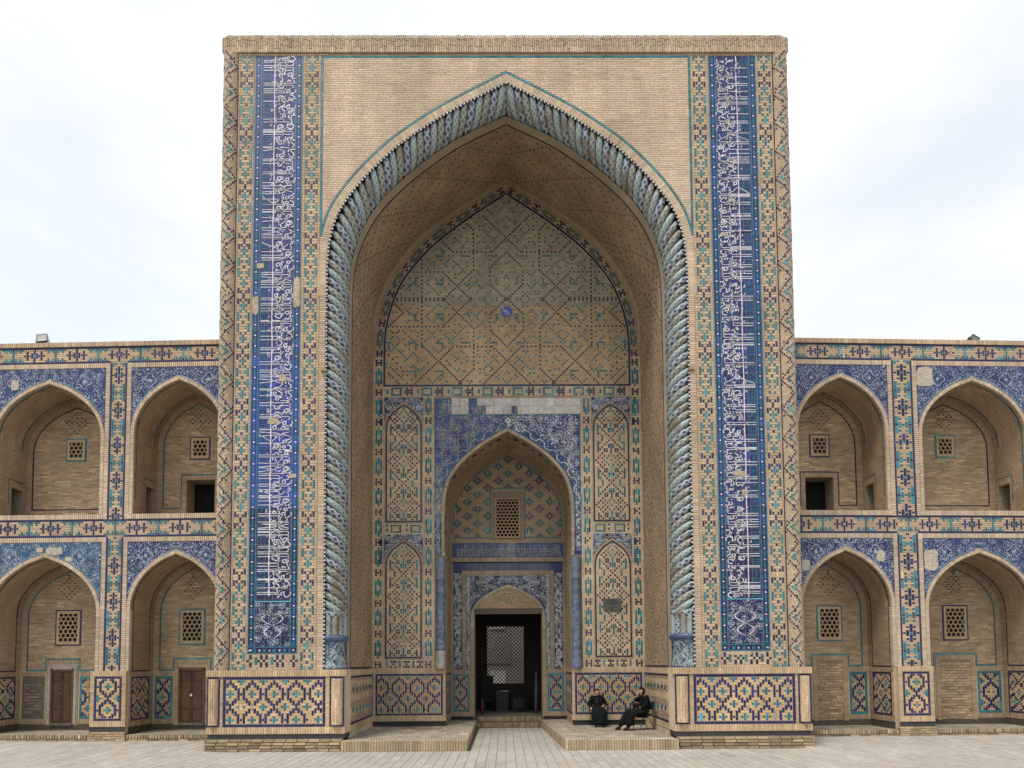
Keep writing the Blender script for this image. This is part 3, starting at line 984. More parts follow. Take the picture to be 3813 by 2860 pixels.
for sg in (1, -1):
    lineh(P, ty.S(D, sg), 0, ty.len + 0.02, -0.035, 0.03, NAVY, h=0.013)
    linev(P, front(D, sg), 4.085, 4.15, 11.6, 12.6, NAVY, h=0.013)
    n = int(ty.len / 0.078)
    grid(P, lambda u, v, h, s_=sg: ty.S(D, s_)(v, u, h), 0.05, 0.27, 0, ty.len + 0.1, 3, n, lambda c, r: hstrip_fn(c, r).replace('T', 'G').replace('E', 'G'), col=OLD_SHADED, joint=0.012, h=0.009)
    arcband(P, ty, D, 0.28, 0.36, 0.07, OLD_SHADED, signs=(sg,))
    # side strips, panels
    Sx = front(D, sg)
    grid(P, Sx, 4.18, 4.41, 2.17, 12.6, 3, 134, hstrip_fn, col=BUFF, joint=0.013, h=0.009)
    stack(P, Sx, 4.415, 4.49, 2.17, 12.6, 0.078, col=BUFF)
    stack(P, Sx, 4.11, 4.175, 2.17, 11.6, 0.078, col=BUFF)
    grid(P, Sx, 2.53, 2.75, 2.17, 11.25, 3, 116, hstrip_fn, col=BUFF, joint=0.013, h=0.009)
    stack(P, Sx, 2.755, 2.81, 2.17, 11.25, 0.078, col=BUFF)
    stack(P, Sx, 2.47, 2.525, 2.17, 11.25, 0.078, col=BUFF)
    grid(P, Sx, 2.81, 4.11, 6.64, 6.93, 18, 4, lambda c, r: 'E' if (c % 9 in (1, 5) or (2 <= c % 9 <= 4 and r in (0, 3))) else ('N' if c % 9 == 7 and r % 2 else '.'), col=BUFF, joint=0.012)
    grid(P, Sx, 2.81, 4.11, 2.17, 2.42, 18, 3, lambda c, r: 'N' if (c % 6 in (0, 2) and r != 1) or (c % 6 == 1) else ('T' if c % 6 == 4 else '.'), col=BUFF, joint=0.012)
    def arched_panel(zb, zt, apex):
        cu = 3.46
        hw = 0.605
        Sp = front(D - 0.0, sg, sg * cu)
        cv = Curve([(hw, apex - 0.80), (hw * 0.93, apex - 0.55), (hw * 0.68, apex - 0.31), (hw * 0.33, apex - 0.12), (0, apex)])
        zs = apex - 0.80
        stack(P, Sp, -0.645, -hw - .0, zb, zs, 0.07, col=OLD_SHADED)
        stack(P, Sp, hw, 0.645, zb, zs, 0.07, col=OLD_SHADED)
        soldiers(P, Sp, -0.645, 0.645, zb, zb + 0.05, 0.07, col=OLD_SHADED)
        linev(P, Sp, -hw, -hw + 0.055, zb + .05, zs, NAVY, h=.014)
        linev(P, Sp, hw - 0.055, hw, zb + .05, zs, NAVY, h=.014)
        lineh(P, Sp, -hw, hw, zb + .05, zb + 0.105, NAVY, h=.014)
        for s2 in (1, -1):
            lineh(P, cv.S(D, s2, sg * cu), 0, cv.len, -0.055, 0.0, NAVY, seg=.15, h=.014)
        arcband(P, cv, D, 0.0, 0.085, 0.06, OLD_SHADED, cx=sg * cu, h=.018)
        ins = cv.shifted(-0.06)
        nrw = int(round((apex - zb - 0.12) / 0.0745))
        grid(P, Sp, -0.545, 0.545, zb + 0.11, apex, 15, nrw, panel_fn(15), col=BUFF, joint=0.013, h=0.009,
             clip=lambda u, v: abs(u) < (0.56 if v < zs else float(ins.x(v)) - 0.01), merge='BTE')
        # tiled spandrels of the panel
        outc = cv.shifted(0.09)
        okf = lambda u, v: (np.abs(u) < 0.635) & (v < zt - .015) & (np.abs(u) > np.where(v > outc.apex, -1, outc.x(v))) & (v > zs + 0.05)
        tl = Soup()
        g2 = Pieces()
        for a in np.arange(-0.64, 0.64, 0.2133):
            for b in np.arange(zs + 0.05, zt - 0.02, 0.21):
                vivid = rng.uniform() > 0.35
                trim_tile(Sp, a + .002, a + .211, b + .002, min(b + .208, zt), outc, zs, NAVY if vivid else (0.05, 0.07, 0.16), .2)
        fl = Flats()
        for s2 in (1, -1): arabesque(fl, lambda u, v, h, k=s2: Sp(k * np.asarray(u, float), v, h), lambda u, v, k=s2: okf(k * u, v) & (u > .01), (0, 0.63, zs, zt), 8, (0.09, 0.15), int(zb * 10) + 5, white=(.5, .5, .52), dens=.9, wv=0.011, h=0.012)
        fl.obj('vine_scroll', portal)
    arched_panel(6.95, 11.22, 10.98)
    arched_panel(2.44, 6.60, 6.36)
    # dado of the back wall
    core.box((min(sg * 2.1, sg * 4.5), D - 0.06, 0.44), (max(sg * 2.1, sg * 4.5), D, 2.165), CREAM, MO)
    Sx = front(D - 0.06, sg)
    soldiers(P, Sx, 2.06, 4.45, 1.99, 2.165, 0.066, col=BUFF)
    soldiers(P, Sx, 2.06, 4.45, 0.45, 0.62, 0.066, col=BUFF)
    stack(P, Sx, 2.06, 2.16, 0.62, 1.99, 0.066, col=BUFF)
    stack(P, Sx, 4.36, 4.45, 0.62, 1.99, 0.066, col=BUFF)
    frame(P, Sx, 2.16, 4.36, 0.63, 1.985, 0.07, BLUE, h=.013)
    grid(P, Sx, 2.24, 4.28, 0.71, 1.905, 28, 17, dado_fn(2, 1), col=(.44, .295, .15), joint=0.012, h=.011)
    core.box((min(sg * 2.1, sg * 4.5), D - 0.03, 0.27), (max(sg * 2.1, sg * 4.5), D, 0.445), (0.045, 0.042, 0.04), ST)
grid(P, SB, -4.11, 4.11, 11.27, 11.57, 113, 4, lambda c, r: ('T' if (c % 14 in (3, 7) or (3 < c % 14 < 7 and r in (0, 3))) else ('N' if c % 14 in (10, 12) or (c % 14 == 11 and r in (1, 2)) else ('E' if c % 14 in (1, 9) and r in (1, 2) else '.'))), col=BUFF, joint=0.012)
lineh(P, SB, -4.15, 4.15, 11.595, 11.655, NAVY, h=.013)
soldiers(P, SB, -2.46, 2.46, 11.20, 11.265, 0.07, col=OLD_SHADED)

# central tiled field round the inner arch
ring_o = ia.shifted(0.11)
tile_in = lambda u, v: (np.abs(u) < 2.43) & (v < 10.63) & (v > 5.9) & (np.abs(u) > np.where(v > ring_o.apex, -1.0, ring_o.x(v)))
nt_u, nt_v = 18, 17
for i in range(nt_u):
    for j in range(nt_v):
        a, b = -2.45 + i * 4.9 / nt_u, 5.9 + j * 4.74 / nt_v
        a1, b1 = a + 4.9 / nt_u, b + 4.74 / nt_v
        if not (tile_in(np.array([a, a1, a, a1, .5*(a+a1)]) * .995, np.array([b, b, b1, b1, .5*(b+b1)]) * .9995)).any(): continue
        left = a < -0.55
        rr = rng.uniform()
        c = (0.022, 0.024, 0.12)
        if left and rr < 0.75: c = (0.035, 0.06, 0.19) if rr < .5 else (0.09, 0.10, 0.14)
        elif a > 1.9 and rr < .5: c = (0.07, 0.08, 0.15)
        if a < -2.1 and b < 7.9 and rr < 0.5: c = (0.25, 0.22, 0.19)
        # trim tile to the arch ring
        trim_tile(SB, a + .0025, a1 - .0025, b + .0025, b1 - .0025, ring_o, 6.0, c, .12)
for i in range(17):
    for j in range(2):
        a, b = -2.45 + i * 4.9 / 17, 10.645 + j * 0.275
        blue = (i in (0, 1)) or (i == 4) or (i == 5 and j == 0) or (i == 9 and j == 0)
        w = 4.9 / 17
        if i == 9 and j == 0:
            P.add(SB, a + .004, a + w * .70, b + .01, b + .265, 0.016, (.05, .06, .12), GL, 'tile', 0.1)
        P.add(SB, a + .003, a + w - .003, b + .003, b + .272, 0.006, (0.045, 0.065, 0.16) if blue and i != 9 else (0.50, 0.48, 0.44), GL if blue and i != 9 else ST, 'tile', 0.06)
fl = Flats()
for sg, seed, n, wcol, dn in ((1, 11, 64, (.56,.55,.56), .8), (-1, 12, 40, (0.34, 0.33, 0.30), .8)):
    ins2 = lambda u, v: tile_in(u, v) & (u * sg > -0.02) & (np.abs(u) < 2.38) & ((v > 10.06) | (np.abs(u) > np.where(v > 10.4, 0, ia.x(np.clip(v - 0.42, 6, 10)) + .16)))
    arabesque(fl, SB, ins2, (min(0, sg * 2.4), max(0, sg * 2.4), 6.0, 10.6), n, (0.10, 0.20), seed, wcol, dn, 0.012, h=.012)
    # wavy leaf border that follows the arch
    u = np.arange(0.2, ia.len, 0.012)
    for ph, cl in ((0, wcol), (0.13, TURQ if sg > 0 else (.06, .13, .2))):
        vv = 0.25 + 0.075 * np.sign(np.sin((u + ph) / 0.085)) * np.abs(np.sin((u + ph) / 0.085)) ** 0.6
        fl.ribbon(lambda a, b, h, s_=sg: ia.S(D, s_)(a, b, h), st3([u, vv], -1), 0.024, cl, h=.013)
    for o in (0.38, 0.47):
        fl.ribbon(lambda a, b, h, s_=sg: ia.S(D, s_)(a, b, h), st3([u[80:], 0 * u[80:] + o], -1), 0.018, TURQ, h=.013)
    fl.dots(lambda a, b, h, s_=sg: ia.S(D, s_)(a, b, h), np.arange(1.2, ia.len, 0.14), np.full(len(np.arange(1.2, ia.len, 0.14)), 0.425), 0.03, 0.018, 0, wcol, h=.014)
fl.dots(SB, [0.02], [10.42], 0.09, 0.11, 0, WHITE, h=.016)
fl.dots(SB, [0.02], [10.42], 0.05, 0.065, 0, (.05, .18, .12), h=.019)
fl.ribbon(SB, [(-2.43, 10.6), (2.43, 10.6)], 0.02, TURQ, h=.014)
for q in (-2.42, 2.42): fl.ribbon(SB, [(q, 5.95), (q, 10.6)], 0.02, TURQ, h=.014)
fl.obj('vine_scroll', portal)
arcband(P, ia, D, 0.0, 0.11, 0.065, (.40, .32, .215), h=.03)
for sg in (1, -1):
    lineh(P, ia.S(D, sg), 1.2, ia.len + .05, 0.105, 0.13, TURQ, h=.03)
# star of blue tile in the tympanum
st = Flats()
st.rosette(SB, [0.0], [14.15], 0.25, (.24, .19, .13), h=.016, n=16, inner=.78)
st.rosette(SB, [0.0], [14.15], 0.22, (.06, .07, .30), h=.020, n=16, inner=.78)
for k in range(9):
    a = rng.uniform(0, 6.28); b = rng.uniform(.02, .13)
    th = np.linspace(0, 3.2, 10)
    st.ribbon(SB, st3([b * math.cos(a) + .05 * np.cos(th + a), 14.15 + b * math.sin(a) + .05 * np.sin(th + a)], -1), 0.014, (.5, .5, .58), h=.024)
st.obj('star_tile', portal)

# ---- inner niche
for sg in (1, -1):
    Sj = sidewall(sg * 2.08, -sg)
    flat_sheet(core, Sj, D - .02, I, 0.0, 6.05, MORT)
    courses(P, Sj, D + .02, I, 2.17, 6.12, 0.062, 0.26, col=OLD_SHADED)
    soldiers(P, Sj, D, I, 1.99, 2.165, 0.066, col=OLD_SHADED)
    soldiers(P, Sj, D, I, 0.42, 0.6, 0.066, col=OLD_SHADED)
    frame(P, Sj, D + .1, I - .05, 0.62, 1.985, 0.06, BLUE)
    grid(P, Sj, D + .17, I - .12, 0.70, 1.91, 29, 18, tiny_fn, col=OLD_SHADED, joint=0.011)
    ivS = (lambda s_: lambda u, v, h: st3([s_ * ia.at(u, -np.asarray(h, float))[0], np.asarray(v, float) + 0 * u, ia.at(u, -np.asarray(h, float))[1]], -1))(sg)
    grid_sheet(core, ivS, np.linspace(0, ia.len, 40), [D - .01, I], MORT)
    courses(P, lambda u, v, h, q=ivS: q(v, u, h), D + .02, I, 0.0, ia.len, 0.062, 0.27, col=OLD_SHADED)
    for k in range(14):
        u = 0.6 + k * 0.33
        P.add(ivS, u, u + 0.17, D + .25, D + .33, 0.02, TEAL if k % 3 else NAVY, GL, 'glazed_brick', .2)
        P.add(ivS, u + .05, u + 0.2, D + .36, D + .44, 0.02, TEAL if k % 3 else NAVY, GL, 'glazed_brick', .2)
    stack(P, lambda u, v, h, q=ivS: q(v, u, h), I - 0.22, I, 0, ia.len, 0.066, col=OLD_SHADED, h=.03)
SI = front(I)
fill_sheet(core, SI, lambda z: np.where(z < 6.05, 2.1, ia.x(z)), np.concatenate([[5.9, 6.05], np.linspace(6.2, ia.apex, 30)]), MORT)
iil = ia.shifted(-0.13)
for sg in (1, -1):
    lineh(P, ia.S(I, sg), 1.0, ia.len, -0.13, -0.085, TEAL, h=.014)
    arcband(P, ia, I, -0.08, 0.0, 0.066, OLD_SHADED, signs=(sg,))
lineh(P, SI, -1.98, 1.98, 6.86, 6.91, TEAL)
grid(P, SI, -1.96, 1.96, 6.92, 9.95, 52, 46, lambda c, r: cross_fn(c - 26, r - 3), col=OLD_SHADED, joint=0.011,
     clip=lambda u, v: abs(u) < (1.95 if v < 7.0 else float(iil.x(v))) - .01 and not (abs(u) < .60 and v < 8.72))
frame(P, SI, -0.66, 0.66, 6.86, 8.74, 0.05, TEAL)
soldiers(P, SI, -0.6, 0.6, 8.55, 8.66, 0.05, col=OLD_SHADED)
core.box((-0.60, I - 0.05, 6.82), (-0.44, I, 8.55), (.26, .20, .14), ST)
core.box((0.44, I - 0.05, 6.82), (0.60, I, 8.55), (.26, .20, .14), ST)
core.box((-0.44, I - 0.05, 8.32), (0.44, I, 8.55), (.26, .20, .14), ST)
soldiers(P, SI, -2.0, 2.0, 6.72, 6.85, 0.066, col=OLD_SHADED)
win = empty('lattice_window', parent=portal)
sbox('dark_backing', (-0.43, I - 0.01, 6.86), (0.43, I - 0.004, 8.33), (.02, .015, .01), ST, win)  # thin dark plate, painted as the shade behind the pierced screen
hex_lattice('pierced_screen', front(I - 0.085), -0.41, 0.41, 6.9, 8.29, 6, (.40, .29, .18), win, 0.06, 0.80)
fr = Soup()
for a, b in (((-.45, I - .10, 6.86), (-.41, I - .02, 8.33)), ((.41, I - .10, 6.86), (.45, I - .02, 8.33)), ((-.41, I - .10, 8.29), (.41, I - .02, 8.33)), ((-.41, I - .10, 6.86), (.41, I - .02, 6.9))):
    fr.box(a, b, (.40, .29, .18), BR)
fr.obj('window_frame', win)
# inscription band of the inner niche
for i in range(16):
    a = -2.08 + i * 0.26
    P.add(SI, a + .003, a + .257, 6.16, 6.70, 0.006, (.045, .06, .14) if i not in (7, 8) else ((.19, .2, .24) if i == 8 else (.09, .10, .17)), GL, 'tile', .12)
soldiers(P, SI, -2.08, 2.08, 6.0, 6.15, 0.066, col=OLD_SHADED)
# door surround
flat_sheet(core, SI, -2.1, -1.22, 0.27, 6.0, MORT); flat_sheet(core, SI, 1.22, 2.1, 0.27, 6.0, MORT)
flat_sheet(core, SI, -1.22, 1.22, 4.10, 6.0, MORT)
for sg in (1, -1):
    Sx = front(I, sg)
    stack(P, Sx, 2.0, 2.08, 2.17, 6.0, 0.066, col=OLD_SHADED)
    for j in range(15):
        P.add(Sx, 1.67, 1.985, 2.1 + j * .257, 2.1 + j * .257 + .253, .006, NAVY, GL, 'tile', .15)
    stack(P, Sx, 1.52, 1.665, 2.1, 5.66, 0.066, col=OLD_SHADED, h=.025)
    for j in range(13):
        P.add(Sx, 1.38, 1.515, 2.1 + j * .26, 2.1 + j * .26 + .256, .006, NAVY if j < 6 else (.05, .07, .16), GL, 'tile', .15)
    stack(P, Sx, 1.23, 1.375, 0.4, 3.62, 0.066, col=OLD_SHADED, h=.03)
    soldiers(P, Sx, 1.38, 2.08, 1.96, 2.10, 0.066, col=OLD_SHADED)
    frame(P, Sx, 1.40, 2.0, 0.58, 1.94, 0.075, TURQ, h=.014)
    grid(P, Sx, 1.48, 1.92, 0.66, 1.86, 6, 17, lambda c, r: dado_fn(3, 8)(c + 0, r), col=OLD_SHADED, joint=.013)
    soldiers(P, Sx, 1.38, 2.08, 0.41, 0.57, 0.066, col=OLD_SHADED)
    stack(P, Sx, 2.0, 2.08, 0.57, 1.96, 0.066, col=OLD_SHADED)
    core.box((min(sg * 1.24, sg * 2.08), I - .02, .26), (max(sg * 1.24, sg * 2.08), I, .41), DARK, ST)
for i in range(16):
    a = -2.0 + i * .25
    P.add(SI, a + .002, a + .248, 5.68, 5.97, .006, (.07, .085, .14) if 1 < i < 14 else (.03, .04, .13), GL, 'tile', .12)
soldiers(P, SI, -1.665, 1.665, 5.52, 5.67, 0.066, col=OLD_SHADED, h=.025)
dro = da
d_in = lambda u, v: (np.abs(u) < 1.5) & (v < 5.5) & (v > 3.7) & (np.abs(u) > np.where(v > dro.apex, -1, dro.x(v)))
for i in range(12):
    for j in range(7):
        a, b = -1.51 + i * .2517, 3.75 + j * .25
        a1 = a + .2517
        trim_tile(SI, a + .002, a1 - .002, b + .002, min(b + .248, 5.5), dro, 3.7, NAVY if (j < 6 or i in (1, 4, 9)) else (.04, .055, .15), .2)
fl = Flats()
for s2 in (1, -1): arabesque(fl, front(I, s2), lambda u, v: d_in(u, v) & (u > .01), (0, 1.5, 3.7, 5.5), 20, (.10, .19), 21, (.46, .45, .44), .8, .012, h=.013)
for sg in (1, -1):
    for (ua, ub, n) in ((1.69, 1.965, 34), (1.395, 1.50, 30)):
        arabesque(fl, front(I, sg), lambda u, v, a_=ua, b_=ub: (u > a_) & (u < b_) & (v > 2.12) & (v < 5.6), (ua, ub, 2.12, 5.6), n, (.05, .13), 31 + sg, (.55, .52, .48), 1.6, .012, h=.013)
    t = np.linspace(2.15, 5.6, 160)
    for ph in (0, math.pi):
        fl.ribbon(front(I, sg), st3([1.827 + .09 * np.sin(t * 9 + ph), t], -1), .016, (.58, .55, .5), h=.014)
    for q in (1.675, 1.98, 1.385, 1.51): fl.ribbon(front(I, sg), [(q, 2.1), (q, 5.6)], .014, TURQ, h=.014)
fl.obj('vine_scroll', portal)
arcband(P, da, I, -0.11, 0.0, 0.066, (.42, .345, .24), h=.035)
dti = da.shifted(-0.1)
courses(P, SI, -1.2, 1.2, 4.30, 5.1, .06, .26, lambda z: [(-float(dti.x(z)) + .01, float(dti.x(z)) - .01)] if z < dti.apex else [], col=(.33, .25, .15), h=.012)
dm = [(0, 4.98), (0.08, 4.92)] + [(-.25 + .07 * k, 4.72 + .055 * (k % 3)) for k in range(8)] + [(-.3 + .08 * k, 4.62 - .05 * (k % 2)) for k in range(7)] + [(-.1 + .07 * k, 4.5 - .05 * (k % 2)) for k in range(4)]
P.add(SI, [a - .022 for a, b in dm], [a + .022 for a, b in dm], [b - .022 for a, b in dm], [b + .022 for a, b in dm], .02, TEAL, GL, 'glazed_brick', .2)
sbox('door_lintel', (-1.24, I - .045, 4.12), (1.24, I + .2, 4.295), (.10, .075, .05), WO, portal)

# ---- rope moulding round the great arch
def maj_mat(name, ground, line, dotc, su, sv, kind):
    m, t, p = base_mat(name)
    n, l = t.nodes.new, t.links.new
    uvn = n('ShaderNodeUVMap'); uvn.uv_map = 'UVMap'
    mpn = n('ShaderNodeMapping'); mpn.inputs['Scale'].default_value = (su, sv, 1)
    l(uvn.outputs['UV'], mpn.inputs['Vector'])
    def wave(rot):
        m2 = n('ShaderNodeMapping'); m2.inputs['Rotation'].default_value = (0, 0, rot)
        l(mpn.outputs['Vector'], m2.inputs['Vector'])
        w = n('ShaderNodeTexWave'); w.wave_type = 'BANDS'
        w.inputs['Scale'].default_value = 1.0
        w.inputs['Distortion'].default_value = 0.8; w.inputs['Detail'].default_value = 1.0
        l(m2.outputs['Vector'], w.inputs['Vector'])
        return w
    w1, w2 = wave(0.8), wave(-0.8)
    mxn = n('ShaderNodeMath'); mxn.operation = 'MAXIMUM'
    l(w1.outputs['Fac'], mxn.inputs[0]); l(w2.outputs['Fac'], mxn.inputs[1])
    cr = n('ShaderNodeValToRGB')
    cr.color_ramp.elements[0].position = 0.62; cr.color_ramp.elements[0].color = (0, 0, 0, 1)
    cr.color_ramp.elements[1].position = 0.80; cr.color_ramp.elements[1].color = (1, 1, 1, 1)
    l(mxn.outputs[0], cr.inputs['Fac'])
    vo = n('ShaderNodeTexVoronoi'); vo.inputs['Scale'].default_value = 4.0
    l(mpn.outputs['Vector'], vo.inputs['Vector'])
    dt = n('ShaderNodeMath'); dt.operation = 'LESS_THAN'; dt.inputs[1].default_value = 0.24
    l(vo.outputs['Distance'], dt.inputs[0])
    m1 = n('ShaderNodeMix'); m1.data_type = 'RGBA'; m1.inputs[6].default_value = (*ground, 1); m1.inputs[7].default_value = (*dotc, 1)
    l(dt.outputs[0], m1.inputs[0])
    m2_ = n('ShaderNodeMix'); m2_.data_type = 'RGBA'; m2_.inputs[7].default_value = (*line, 1)
    l(cr.outputs['Color'], m2_.inputs[0]); l(m1.outputs[2], m2_.inputs[6])
    geo = n('ShaderNodeNewGeometry'); z = n('ShaderNodeTexNoise'); z.inputs['Scale'].default_value = 2.2; z.inputs['Detail'].default_value = 4
    l(geo.outputs['Position'], z.inputs['Vector'])
    wr = n('ShaderNodeValToRGB'); wr.color_ramp.elements[0].position = 0.56; wr.color_ramp.elements[1].position = 0.66
    l(z.outputs['Fac'], wr.inputs['Fac'])
    m3 = n('ShaderNodeMix'); m3.data_type = 'RGBA'; m3.inputs[7].default_value = (0.19, 0.165, 0.125, 1)
    l(wr.outputs['Color'], m3.inputs[0]); l(m2_.outputs[2], m3.inputs[6])
    l(m3.outputs[2], p.inputs['Base Color'])
    p.inputs['Roughness'].default_value = 0.4
    p.inputs['Specular IOR Level'].default_value = 0.3
    MATS.append(m)
    return len(MATS) - 1
MJ = [maj_mat('majolica_blue', (0.06, 0.072, 0.145), (0.33, 0.36, 0.37), (0.24, 0.29, 0.30), 2.6, .9, 0),
      maj_mat('majolica_pale', (0.18, 0.25, 0.24), (0.34, 0.385, 0.37), (0.08, 0.11, 0.135), 3.6, 1.2, 1),
      maj_mat('majolica_ochre', (0.13, 0.15, 0.145), (0.33, 0.315, 0.26), (0.14, 0.19, 0.145), 3.0, 1.0, 2)]
RCp = [(4.5, 3.62), (4.5, 6.0), (4.5, 9.0)] + intr_pts
RC = Curve(RCp, 320)
def ropeP(sg, u, phi, rad=0.43):
    off = 0.46 - rad * np.sin(phi)
    y = 0.50 - rad * np.cos(phi)
    x, z = RC.at(u, off)
    return st3([sg * x, y, z], -1)
rope = empty('rope_moulding', parent=portal)
tag(rope, 'twisted rope moulding of painted tiles round the great arch')
PH0, PH1 = R_(-14), R_(118)
for sg in (1, -1):
    bsp = Soup()
    us = np.concatenate([np.linspace(-1.4, 8.9, 20), np.linspace(9.0, RC.len + 0.3, 70)])
    phs = np.linspace(R_(-35), PH1 + .25, 10)
    Vv = np.concatenate([ropeP(sg, us, p_, 0.385) for p_ in phs])
    n = len(us)
    bsp.add(Vv, [(j * n + i, j * n + i + 1, (j + 1) * n + i + 1, (j + 1) * n + i) for j in range(len(phs) - 1) for i in range(n - 1)], (.018, .02, .022), GL)  # near-black core paints the shade in the grooves between strands
    bsp.obj('moulding_core', rope, smooth=True)
    ns = int((RC.len + 0.1) / 0.238) + 2
    for k in range(ns):
        u0 = 0.62 + (k - 2) * 0.238
        ph = np.linspace(PH0, PH1, 14)
        uu = u0 - 0.62 * ((ph - PH0) / (PH1 - PH0)) ** 1.1
        uu = np.clip(uu, 0.03 + .004 * np.arange(14), RC.len + 0.24)
        c = ropeP(sg, uu, ph, 0.385)
        o = ropeP(sg, uu, ph, 0.50)
        nrm = o - c; nrm /= np.linalg.norm(nrm, axis=1)[:, None]
        T = np.gradient(c, axis=0); T /= np.linalg.norm(T, axis=1)[:, None]
        bb = np.cross(T, nrm)
        th = np.linspace(-0.25, math.pi + 0.25, 9)
        taper = np.sin(np.linspace(0.45, math.pi * 0.92, 14)) ** 0.22
        V = c[:, None] + 0.100 * taper[:, None, None] * (np.cos(th)[None, :, None] * bb[:, None] + 0.95 * np.sin(th)[None, :, None] * nrm[:, None])
        V[..., 0] = sg * np.maximum(sg * V[..., 0], 0.012)
        m_ = 9
        Q = [(i * m_ + j, i * m_ + j + 1, (i + 1) * m_ + j + 1, (i + 1) * m_ + j) for i in range(13) for j in range(m_ - 1)]
        uvv = [(a / 13 + k * .37, b / 8) for (i, j) in [(i, j) for i in range(13) for j in range(m_ - 1)] for (a, b) in ((i, j), (i, j + 1), (i + 1, j + 1), (i + 1, j))]
        ct = V.reshape(-1, 3).mean(0)
        me = mesh_np('strand', V.reshape(-1, 3) - ct, Q, None, MJ[k % 3], True, uvv)
        link('strand', me, rope, loc=ct)
    # straight flutes, ring and urn at the foot
    for k, ph in enumerate(np.linspace(R_(5), R_(105), 5)):
        uu = np.array([-0.52, -0.3, -0.05, 0.14])
        c = ropeP(sg, uu, np.full(4, ph), 0.385); o = ropeP(sg, uu, np.full(4, ph), 0.5)
        nrm = (o - c) / 0.115
        bb = np.cross(np.array([0, 0, 1.0]), nrm)
        th = np.linspace(0, math.pi, 7)
        V = c[:, None] + 0.085 * (np.cos(th)[None, :, None] * bb[:, None] + np.sin(th)[None, :, None] * nrm[:, None])
        Q = [(i * 7 + j, i * 7 + j + 1, (i + 1) * 7 + j + 1, (i + 1) * 7 + j) for i in range(3) for j in range(6)]
        uvv = [(a / 4 + k * .3, b / 6) for (i, j) in [(i, j) for i in range(3) for j in range(6)] for (a, b) in ((i, j), (i, j + 1), (i + 1, j + 1), (i + 1, j))]
        link('flute', mesh_np('flute', V.reshape(-1, 3), Q, None, MJ[(k + 1) % 3], True, uvv), rope)
    ur = Soup()
    cx, cy = sg * 4.96, 0.50
    ur.lathe((cx, cy, 0), [(0.47, 2.17), (0.475, 2.25), (0.44, 2.45), (0.425, 2.7), (0.445, 2.9), (0.46, 2.95), (0.49, 2.97), (0.505, 3.02), (0.49, 3.08), (0.45, 3.1), (0.4, 3.12)], (.075, .11, .19), GL, 28, math.pi * .5, math.pi * 2.5)
    uo = ur.obj('urn_base', rope, smooth=True)
    fl = Flats()
    ra = 0.462
    Su = lambda u, v, h, cx_=cx, s_=sg: st3([cx_ + (np.interp(v, [2.17, 2.25, 2.45, 2.7, 2.9], [.47, .475, .44, .425, .445]) + h) * np.cos(-math.pi / 2 - s_ * (np.asarray(u, float)) / ra), 0.5 + (np.interp(v, [2.17, 2.25, 2.45, 2.7, 2.9], [.47, .475, .44, .425, .445]) + h) * np.sin(-math.pi / 2 - s_ * (np.asarray(u, float)) / ra), np.asarray(v, float) + 0 * u], -1)
    t = np.linspace(0, 1, 40)
    for ctr in (0.36,):
        for s3 in (1, -1):
            fl.ribbon(Su, st3([ctr + s3 * (.04 + .16 * np.abs(np.sin(t * 2 * math.pi)) * (1.1 - .4 * t)), 2.22 + .66 * t], -1), .02, (.5, .52, .46), h=.006)
            fl.ribbon(Su, st3([ctr + s3 * (.27 - .06 * np.sin(t * 3)), 2.2 + .7 * t], -1), .018, (.16, .36, .40), h=.006)
        fl.rosette(Su, [ctr, ctr, ctr - .24, ctr + .24], [2.36, 2.66, 2.5, 2.5], .055, (.16, .3, .17), h=.008)
    arabesque(fl, Su, lambda u, v: (u > -.1) & (u < .85) & (v > 2.2) & (v < 2.9), (-.1, .85, 2.2, 2.9), 16, (.07, .12), 50, (.42, .45, .42), 1.6, .012, h=.006)
    fl.obj('urn_ornament', rope)

# ---- engaged tile columns beside the inner arch
for sg in (1, -1):
    tcn = empty('tile_column', parent=portal)
    for nm, prof, cl in (('shaft', [(0.155, 2.75), (0.16, 3.0), (0.158, 4.6), (0.15, 5.05)], (.10, .125, .20)),
                         ('capital', [(0.15, 5.06), (0.165, 5.1), (0.15, 5.14), (0.15, 5.3), (0.185, 5.55), (0.19, 5.8)], (.15, .17, .21)),
                         ('column_base', [(0.19, 2.15), (0.195, 2.3), (0.165, 2.45), (0.16, 2.6), (0.175, 2.68), (0.155, 2.74)], (.34, .32, .29) if sg < 0 else (.13, .15, .22))):
        s = Soup(); s.lathe((sg * 2.235, D - .02, 0), prof, cl, GL, 18, 0, -math.pi)
        s.obj(nm, tcn, smooth=True)
    fl = Flats()
    Sc = cyl(sg * 2.235, D - .02, .16, -math.pi, 1.0)
    arabesque(fl, Sc, lambda u, v: (u > .03) & (u < .47) & (v > 2.8) & (v < 5.0), (.03, .47, 2.8, 5.0), 26, (.06, .1), 70 + sg, (.24, .26, .28), 1.0, .012, h=.004)
    fl.obj('shaft_ornament', tcn)
    core.box((min(sg * 2.04, sg * 2.44), D - .005, 2.17), (max(sg * 2.04, sg * 2.44), D + .02, 5.9), (.22, .18, .13), ST)

